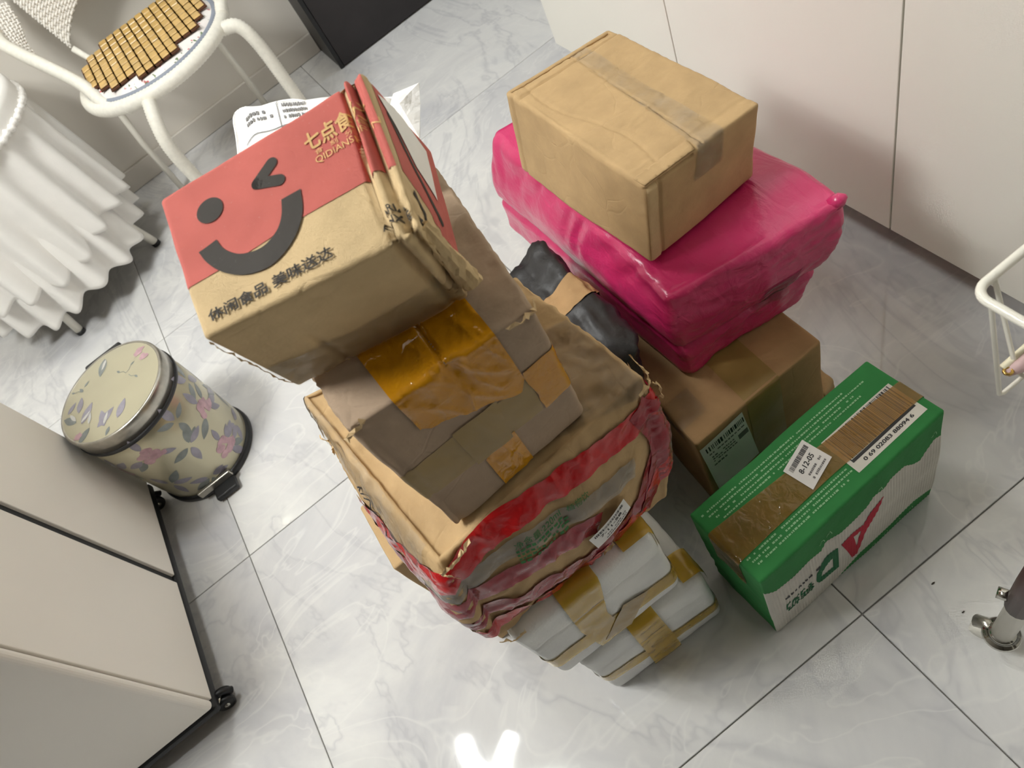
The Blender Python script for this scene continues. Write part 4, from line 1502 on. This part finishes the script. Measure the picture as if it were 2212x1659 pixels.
fo = mesh('crushed_flap', flap, FF, K_C, rd_t, smooth=False, label='curled crushed corner flap')
md_ = fo.modifiers.new('board', 'SOLIDIFY')
md_.thickness = 0.0018
torn('torn_edge', [(-.116, .422, .868), (-.114, .43, .84), (-.108, .45, .775), (-.09, .449, .764), (-.06, .444, .762)], K_EDGE, rd_t, .003, 12, .0018)
torn('torn_edge', [(.052, .4975, .9115), (.063, .496, .9112), (.075, .494, .9105)], K_EDGE, rd_t, .003, 13, .0022)


# ------------------------------------------------------------ right pile: labelled carton
lb_c = Carton([(.1953, .4577, 0), (.1953, .4577, .2215), (.225, .86, 0), (.225, .86, .2215), (.4285, .46, 0), (.4285, .46, .2215), (.445, .86, 0), (.445, .86, .2215)], 0.005, lambda q, d, L: d * (nz(q, 15, 71) * 0.002)[:, None], True)
lb_t = thing('carton', 'brown carton with large white address label under the pink parcel', 'carton', lb_c.base(), 'cardboard parcels')
lb_c.build('carton_body', K_D, lb_t, 0.007)
lx, ly, lz = lb_c.L
decal('tape', g_rect(lx * .40, -.19, lx * .66, ly * .9), lb_c.top, lb_c, T_TAN, lb_t, 0.0006, 0.01)
decal('clear_tape', g_rect(-.03, .03, lx * .2, .08), lb_c.top, lb_c, T_CLEAR, lb_t, 0.0009, 0.006, lambda p: 0.0015 * noise.noise((p[0] * 70, p[1] * 70, 2)))
al = decal('address_label', g_poly([(lx * .01, lz * .91), (lx * .355, lz * .955), (lx * .41, lz * .27), (lx * .05, lz * .20)]), lb_c.belt, lb_c, PAPER, lb_t, 0.0012, 0.008, label='large white address label with bar code')
for nm, g_, m_ in (('barcode_print', g_bars(.004, -.024, .076, -.010, 5, .0011, 1.3), I_LABEL), ('fine_print', g_join(g_smudge(.006, -.036, .074, -.029, 1, 3, .006), g_smudge(.008, -.062, .05, -.04, 3, 4, .005), g_rect(.056, -.058, .074, -.044), g_smudge(.006, -.075, .03, -.066, 1, 6, .006)), I_GREYT)):
    decal(nm, g_move(g_, lx * .025, lz * .915, .07), lb_c.belt, lb_c, m_, al, 0.0014, 0.01)
fl = Carton([(.436, .468, .0), (.436, .468, .05), (.44, .52, .0), (.44, .52, .05), (.472, .478, .0), (.468, .48, .046), (.47, .52, .0), (.47, .52, .05)], 0.004, lambda q, d, L: d * (nz(q, 60, 3) * 0.003)[:, None])
fl.build('loose_flap', K_A, lb_t, 0.005)


# ------------------------------------------------------------ dark grey plastic bag between the piles
def bag_disp(q, d, L):
    s = np.array([1, 0.55, 1.0])
    a = nz(q * s, 18, 81) * 0.012 + np.abs(nz(q * s, 45, 83)) * -0.010 + nz(q * s, 95, 85) * 0.002
    return d * a[:, None]


M_BAG = plain('dark grey plastic bag film', lin(36, 34, 35), 0.42, var=0.15, vscale=12, bmp=0.35, bscale=90)
bgc = Carton([(.005, .56, .004), (.01, .57, .345), (.005, .84, .004), (.03, .82, .35), (.166, .575, .004), (.225, .555, .372), (.172, .86, .004), (.242, .84, .378)], 0.03, bag_disp)
bag_t = thing('plastic_bag', 'wrinkled dark grey plastic parcel bag between the two piles', 'bag', bgc.base())
bgc.build('bag_body', M_BAG, bag_t, 0.006)
decal('brown_patch', g_rect(bgc.L[0] * .66, bgc.L[1] * .40, bgc.L[0] + .03, bgc.L[1] * .60), bgc.top, bgc, K_D, bag_t, 0.0012, 0.006, label='brown paper patch')


# ------------------------------------------------------------ pink plastic-wrapped parcel
def pink_mat():
    m, nt, out = mat('pink poly mailer film')
    co = position(nt)
    p = N(nt, 'ShaderNodeBsdfPrincipled')
    setin(p, Roughness=0.3)
    p.inputs['Coat Weight'].default_value = 0.4
    p.inputs['Coat Roughness'].default_value = 0.2
    nt.links.new(ramp(nt, noise_tex(nt, co, 9), [(0.3, lin(198, 42, 98)), (0.7, lin(208, 54, 110))]), p.inputs['Base Color'])
    n1 = bump(nt, noise_tex(nt, scaled(nt, co, (1, 0.35, 0.8)), 38, 4, 0.5, 1.2), 0.35, 0.008)
    n2 = bump(nt, noise_tex(nt, scaled(nt, co, (0.5, 1, 1.2)), 130, 3, 0.5, 0.8), 0.25, 0.002, n1)
    nt.links.new(n2, p.inputs['Normal'])
    nt.links.new(p.outputs[0], out.inputs[0])
    return m


def pink_disp(q, d, L):
    u, v, w_ = (q / L).T
    tp = np.clip(d[:, 2], 0, 1)
    lf = np.clip(-d[:, 0], 0, 1)
    fr = np.clip(-d[:, 1], 0, 1)
    rt = np.clip(d[:, 0], 0, 1)
    a = nz(q * np.array([1, .6, 1]), 13, 91) * 0.006 + nz(q, 40, 93) * 0.0012
    a = a * (1 - tp * 0.75 * (gauss(u, .45, .45) * gauss(v, .5, .5)))
    side = (lf + fr + rt)
    a = a + side * 0.012 * gauss(w_, 0.62, 0.25) - side * 0.008 * gauss(w_, 0.36, 0.035)
    fan = np.abs(np.sin((v * 26 + nz(q, 16, 95) * 3.0)))
    a = a - lf * fan ** 3 * 0.0035 * sstep(w_, 0.5, 0.9)
    a = a - fr * np.abs(nz(q * np.array([.5, 1, 2.2]), 45, 97)) * 0.006
    a = a - tp * 0.010 * sstep(-v, -0.22, 0.0) * (1 - 0.3 * u)
    a = np.where(d[:, 2] < -0.7, np.minimum(a, 0), a)
    return d * a[:, None]


pk = Carton([(.2609, .5467, .2225), (.272, .560, .404), (.2388, 1.054, .2225), (.300, 1.066, .407), (.4596, .525, .2225), (.531, .502, .402), (.5, .99, .2225), (.535, 1.0, .402)], 0.014, pink_disp)
pk_t = thing('plastic_parcel', 'bright pink plastic-wrapped parcel in the middle of the right pile', 'parcel', pk.base())
M_PINK = pink_mat()
pk.build('parcel_body', M_PINK, pk_t, 0.005)
lx, ly, lz = pk.L
decal('clear_tape', g_rect(lx * .55, lz * .28, lx * .8, lz * .55), pk.belt, pk, T_CLEAR, pk_t, 0.0012, 0.008)
ear = [(.512, .52, .386), (.521, .511, .395), (.526, .507, .399)]
tube('twisted_corner', ear, [0.011, 0.008, 0.003], M_PINK, pk_t, 8, ridge=.2)


# ------------------------------------------------------------ kraft carton on top of the right pile
def top_disp(q, d, L):
    u, v, w_ = (q / L).T
    tp = np.clip(d[:, 2], 0, 1)
    fr = np.clip(-d[:, 1], 0, 1)
    lf = np.clip(-d[:, 0], 0, 1)
    a = nz(q, 11, 101) * 0.0028 + nz(q, 45, 103) * 0.0006
    a = a - tp * gauss(v, 0.885 + 0.03 * u, 0.007) * 0.0045 - tp * sstep(v, 0.89, 1.02) * 0.009
    a = a - tp * gauss(u - 0.09 * v, 0.50, 0.006) * 0.0022 - tp * gauss(v, 0.07, 0.012) * 0.0012 * (u > .3)
    a = a - tp * gauss(u, 0.17 + 0.07 * np.sin(v * 6), 0.012) * 0.0016 - tp * np.abs(nz(q * np.array([0.5, 2.0, 1]), 40, 107)) * 0.0016
    a = a - fr * gauss(u, 0.12, 0.010) * 0.0025 - lf * gauss(v, 0.94, 0.010) * 0.0028
    a = a + lf * 0.003 * np.sin(PI * v)
    a = a - fr * gauss(w_, 0.955, 0.014) * 0.006 * (u < 0.42) - tp * np.abs(nz(q, 90, 105)) * 0.0018 * gauss(v, 0.97, 0.06)
    return d * a[:, None]


tk = Carton([(.2905, .6105, .4095), (.3116, .604, .5402), (.2813, .9295, .4105), (.3084, .9204, .5503), (.478, .6201, .4085), (.4935, .6083, .5264), (.4727, .9228, .4095), (.4863, .9085, .5376)], 0.0055, top_disp)
tk_t = thing('carton', 'plain kraft carton on the pink parcel, top of the right pile', 'carton', tk.base(), 'cardboard parcels')
tk.build('carton_body', K_A, tk_t, 0.0024)
lx, ly, lz = tk.L
decal('clear_tape', g_strip([(lx * .42, -.05), (lx * .45, 0), (lx * .53, ly * .5), (lx * .60, ly)], [(lx * .68, -.05), (lx * .68, 0), (lx * .69, ly * .5), (lx * .74, ly)]), tk.top, tk, T_CLEAR, tk_t, 0.0008, 0.005, lambda p: 0.0012 * noise.noise((p[0] * 80, p[1] * 80, 6)))
M_GAP = plain('dark gap under the flap', lin(60, 42, 24), 0.9)
bm = bmesh.new()
nrm_ = []
fo = decal('lid_flap', g_poly([(lx * .0, .0015), (lx * .43, .0015), (lx * .45, .02), (lx * .0, .02)]), tk.top, tk, K_A, tk_t, 0.0022, 0.006, label='slightly lifted edge of the lid flap')
md_ = fo.modifiers.new('board', 'SOLIDIFY')
md_.thickness = 0.002
decal('corner_fold', g_rect(.002, lz * .0 + .004, lx * .095, lz - .006), tk.belt, tk, K_C, tk_t, 0.0012, 0.006, label='folded board strip along the near corner')


# ------------------------------------------------------------ green drink carton on the floor
def green_disp(q, d, L):
    u, v, w_ = (q / L).T
    fr = np.clip(-d[:, 1], 0, 1)
    lf = np.clip(-d[:, 0], 0, 1)
    a = nz(q, 13, 111) * 0.0018
    a = a + (fr * 0.005 * gauss(w_, .45, .4)) + fr * 0.0004 * np.sin(q[:, 0] * 2 * PI / 0.0052)
    a = a - lf * np.abs(nz(q, 25, 113)) * 0.004 * (1 - w_)
    return d * a[:, None]


gr = Carton([(.1260, .2553, 0), (.1226, .2526, .252), (.121, .3734, 0), (.1173, .3748, .252), (.4351, .2669, 0), (.4361, .2704, .252), (.4309, .3845, 0), (.4316, .3843, .252)], 0.004, green_disp)
gr_t = thing('drink_carton', 'green and white AD drink carton standing on its side in front of the right pile', 'carton', gr.base(), 'cardboard parcels')
gr.build('carton_body', ink('green printed board', lin(54, 132, 70), 0.02), gr_t, 0.0026)
lx, ly, lz = gr.L
wav = [(lx * t, lz * float(np.interp(t, [0, .05, .147, .239, .305, .335, .412, .5, .56, .60, .66, .70, .78, .83, .87, .90, .95, 1], [.83, .75, .725, .735, .71, .77, .715, .73, .75, .80, .775, .81, .80, .73, .70, .74, .79, .76]))) for t in np.linspace(0.0, 1.0, 90)]
bot = [(lx * t, max(0.003, lz * float(np.interp(t, [0, .37, .45, .527, .62, .725, .80, .868, .95, 1], [0, .0, .07, .13, .125, .125, .16, .185, .14, .10])))) for t in np.linspace(0.0, 1.0, 90)]
decal('white_print', g_strip(bot, wav), gr.belt, gr, ink('white printed board', lin(206, 202, 192), 0.02), gr_t, 0.0003, 0.0026)
R180 = lambda g_, cx_, cz_: g_move(g_, cx_, cz_, PI)
# letters stand upside down: A at the right, then D, then the two characters
Gp = lambda L_: g_poly([(lx * a, lz * b) for a, b in L_])
decal('letter_print', g_join(Gp([(.655, .70), (.574, .642), (.538, .56), (.524, .501), (.553, .424), (.619, .575)]), Gp([(.538, .56), (.474, .583), (.41, .554), (.445, .36), (.481, .507), (.524, .501)]), Gp([(.445, .36), (.473, .183), (.502, .18), (.499, .328), (.481, .507)]),
                             Gp([(.502, .18), (.553, .424), (.524, .501), (.499, .328)])), gr.belt, gr, I_CRIM, gr_t, 0.0009, 0.004, label='crimson letter A, upside down')
Do = smooth_path([(lx * a, lz * b, 0) for a, b in ((.39, .56), (.324, .585), (.272, .50), (.253, .37), (.275, .27), (.33, .25), (.39, .236))], 4)
Di = smooth_path([(lx * a, lz * b, 0) for a, b in ((.357, .475), (.33, .465), (.302, .43), (.285, .375), (.295, .345), (.32, .335), (.357, .328))], 4)
decal('letter_print', g_join(g_strip([p[:2] for p in Do], [p[:2] for p in Di]), Gp([(.39, .56), (.39, .236), (.357, .328), (.357, .475)])), gr.belt, gr, I_GREEN2, gr_t, 0.0008, 0.004, label='green letter D, upside down')
decal('letter_print', g_bold(R180(g_text('钙奶', lx * .165, lz * .17, .0), lx * .238, lz * .43), .0007), gr.belt, gr, I_GREEN2, gr_t, 0.0008, 0.003)
decal('fine_print', R180(g_smudge(0, 0, lx * .21, lz * .05, 1, 8, .008), lx * .285, lz * .55), gr.belt, gr, I_LABEL, gr_t, 0.0008, 0.004)
decal('pale_script', g_join(*[g_stroke([p[:2] for p in smooth_path([(lx * x, lz * (y), 0), (lx * (x + .02), lz * (y + .03), 0), (lx * (x + .03), lz * (y - .01), 0)], 4)], .0012, False) for x, y in ((.60, .035), (.68, .055), (.76, .07), (.84, .085), (.3, .80), (.34, .82), (.93, .84), (.62, .80))]), gr.belt, gr, I_PALE, gr_t, 0.0008, 0.004)
# top: fine print, bar code panel, tape, sticker
decal('fine_print', g_join(*[g_smudge(lx * (.03 + .02 * i), ly * (.90 - .055 * i) - .004, lx * (.90 + .015 * i), ly * (.90 - .055 * i), 1, 20 + i, .0042) for i in range(4)],
                           *[g_smudge(lx * (.03 + .01 * i), ly * (.26 - .05 * i) - .004, lx * (.60 - .03 * i), ly * (.26 - .05 * i), 1, 30 + i, .0042) for i in range(3)]), gr.top, gr, I_PALE, gr_t, 0.0005, 0.006)
bp = decal('barcode_panel', g_rect(lx * .585, ly * .125, lx * .962, ly * .62), gr.top, gr, I_WHITE, gr_t, 0.0005, 0.006, label='white bar code panel')
decal('barcode_print', g_join(g_bars(lx * .615, ly * .275, lx * .935, ly * .60, 77, .0009, 1.1), g_rect(lx * .603, ly * .235, lx * .947, ly * .27), g_rect(lx * .603, ly * .235, lx * .608, ly * .61), g_rect(lx * .942, ly * .235, lx * .947, ly * .61)), gr.top, gr, I_LABEL, bp, 0.0007, 0.012)
decal('number_print', g_move(g_text('0 69 02083 88094 6', lx * .27, ly * .045, .03), lx * .64, ly * .165), gr.top, gr, I_LABEL, bp, 0.0007, 0.01)
decal('tape', g_poly([(-.09, ly * .28), (0, ly * .27), (lx * .5, ly * .29), (lx, ly * .255), (lx + .03, ly * .25), (lx + .03, ly * .55), (lx, ly * .555), (lx * .5, ly * .62), (0, ly * .70), (-.09, ly * .72)]), gr.top, gr, T_AMBER, gr_t, 0.0011, 0.006, lambda p: 0.0009 * noise.noise((p[0] * 50, p[1] * 50, 8)))
label_stack(gr_t, gr, gr.top, (lx * .41, ly * .30), Vector((.92, .40)).normalized() if False else Vector((.66, .52)).normalized(), Vector((-.52, .66)).normalized(), .058, .044, '8-12-05', 19, 0.0022, 'white sticker reading 8-12-05') if False else None
sx = Vector(((.544 - .394) * lx, (.762 - .644) * ly))
sy = Vector(((.394 - .413) * lx, (.644 - .307) * ly))
label_stack(gr_t, gr, gr.top, (.413 * lx, .307 * ly), (sx / sx.length), (sy / sy.length), sx.length * 1.02, sy.length * 1.05, '8-12-05', 19, 0.0022, 'white sticker reading 8-12-05')

# ------------------------------------------------------------ crumbs on the floor
M_CRUMB = plain('dry leaf scrap', lin(120, 112, 52), 0.8)
M_CRUMB2 = plain('dark crumb', lin(70, 62, 54), 0.8)
for x, y, s, m_, lab in ((-.268, .290, .007, M_CRUMB, 'small olive leaf scrap on the floor at the lower edge'), (.335, .174, .0035, M_CRUMB2, 'dark crumb on the floor near the green carton'), (.3325, .1245, .0025, M_CRUMB2, 'smaller dark crumb on the floor above the trolley castor')):
    V = []
    for i in range(9):
        a = 2 * PI * i / 9
        r_ = s * random.uniform(.5, 1.1)
        V.append((x + r_ * math.cos(a), y + r_ * .5 * math.sin(a), random.uniform(.0008, .0022)))
    V.append((x, y, .003))
    V += [(p[0], p[1], 0.0002) for p in V[:9]]
    F = [(i, (i + 1) % 9, 9) for i in range(9)] + [(10 + i, 10 + (i + 1) % 9, (i + 1) % 9, i) for i in range(9)]
    o = mesh('floor_scrap', V, F, m_, smooth=False)
    tag(o, lab, 'scrap')
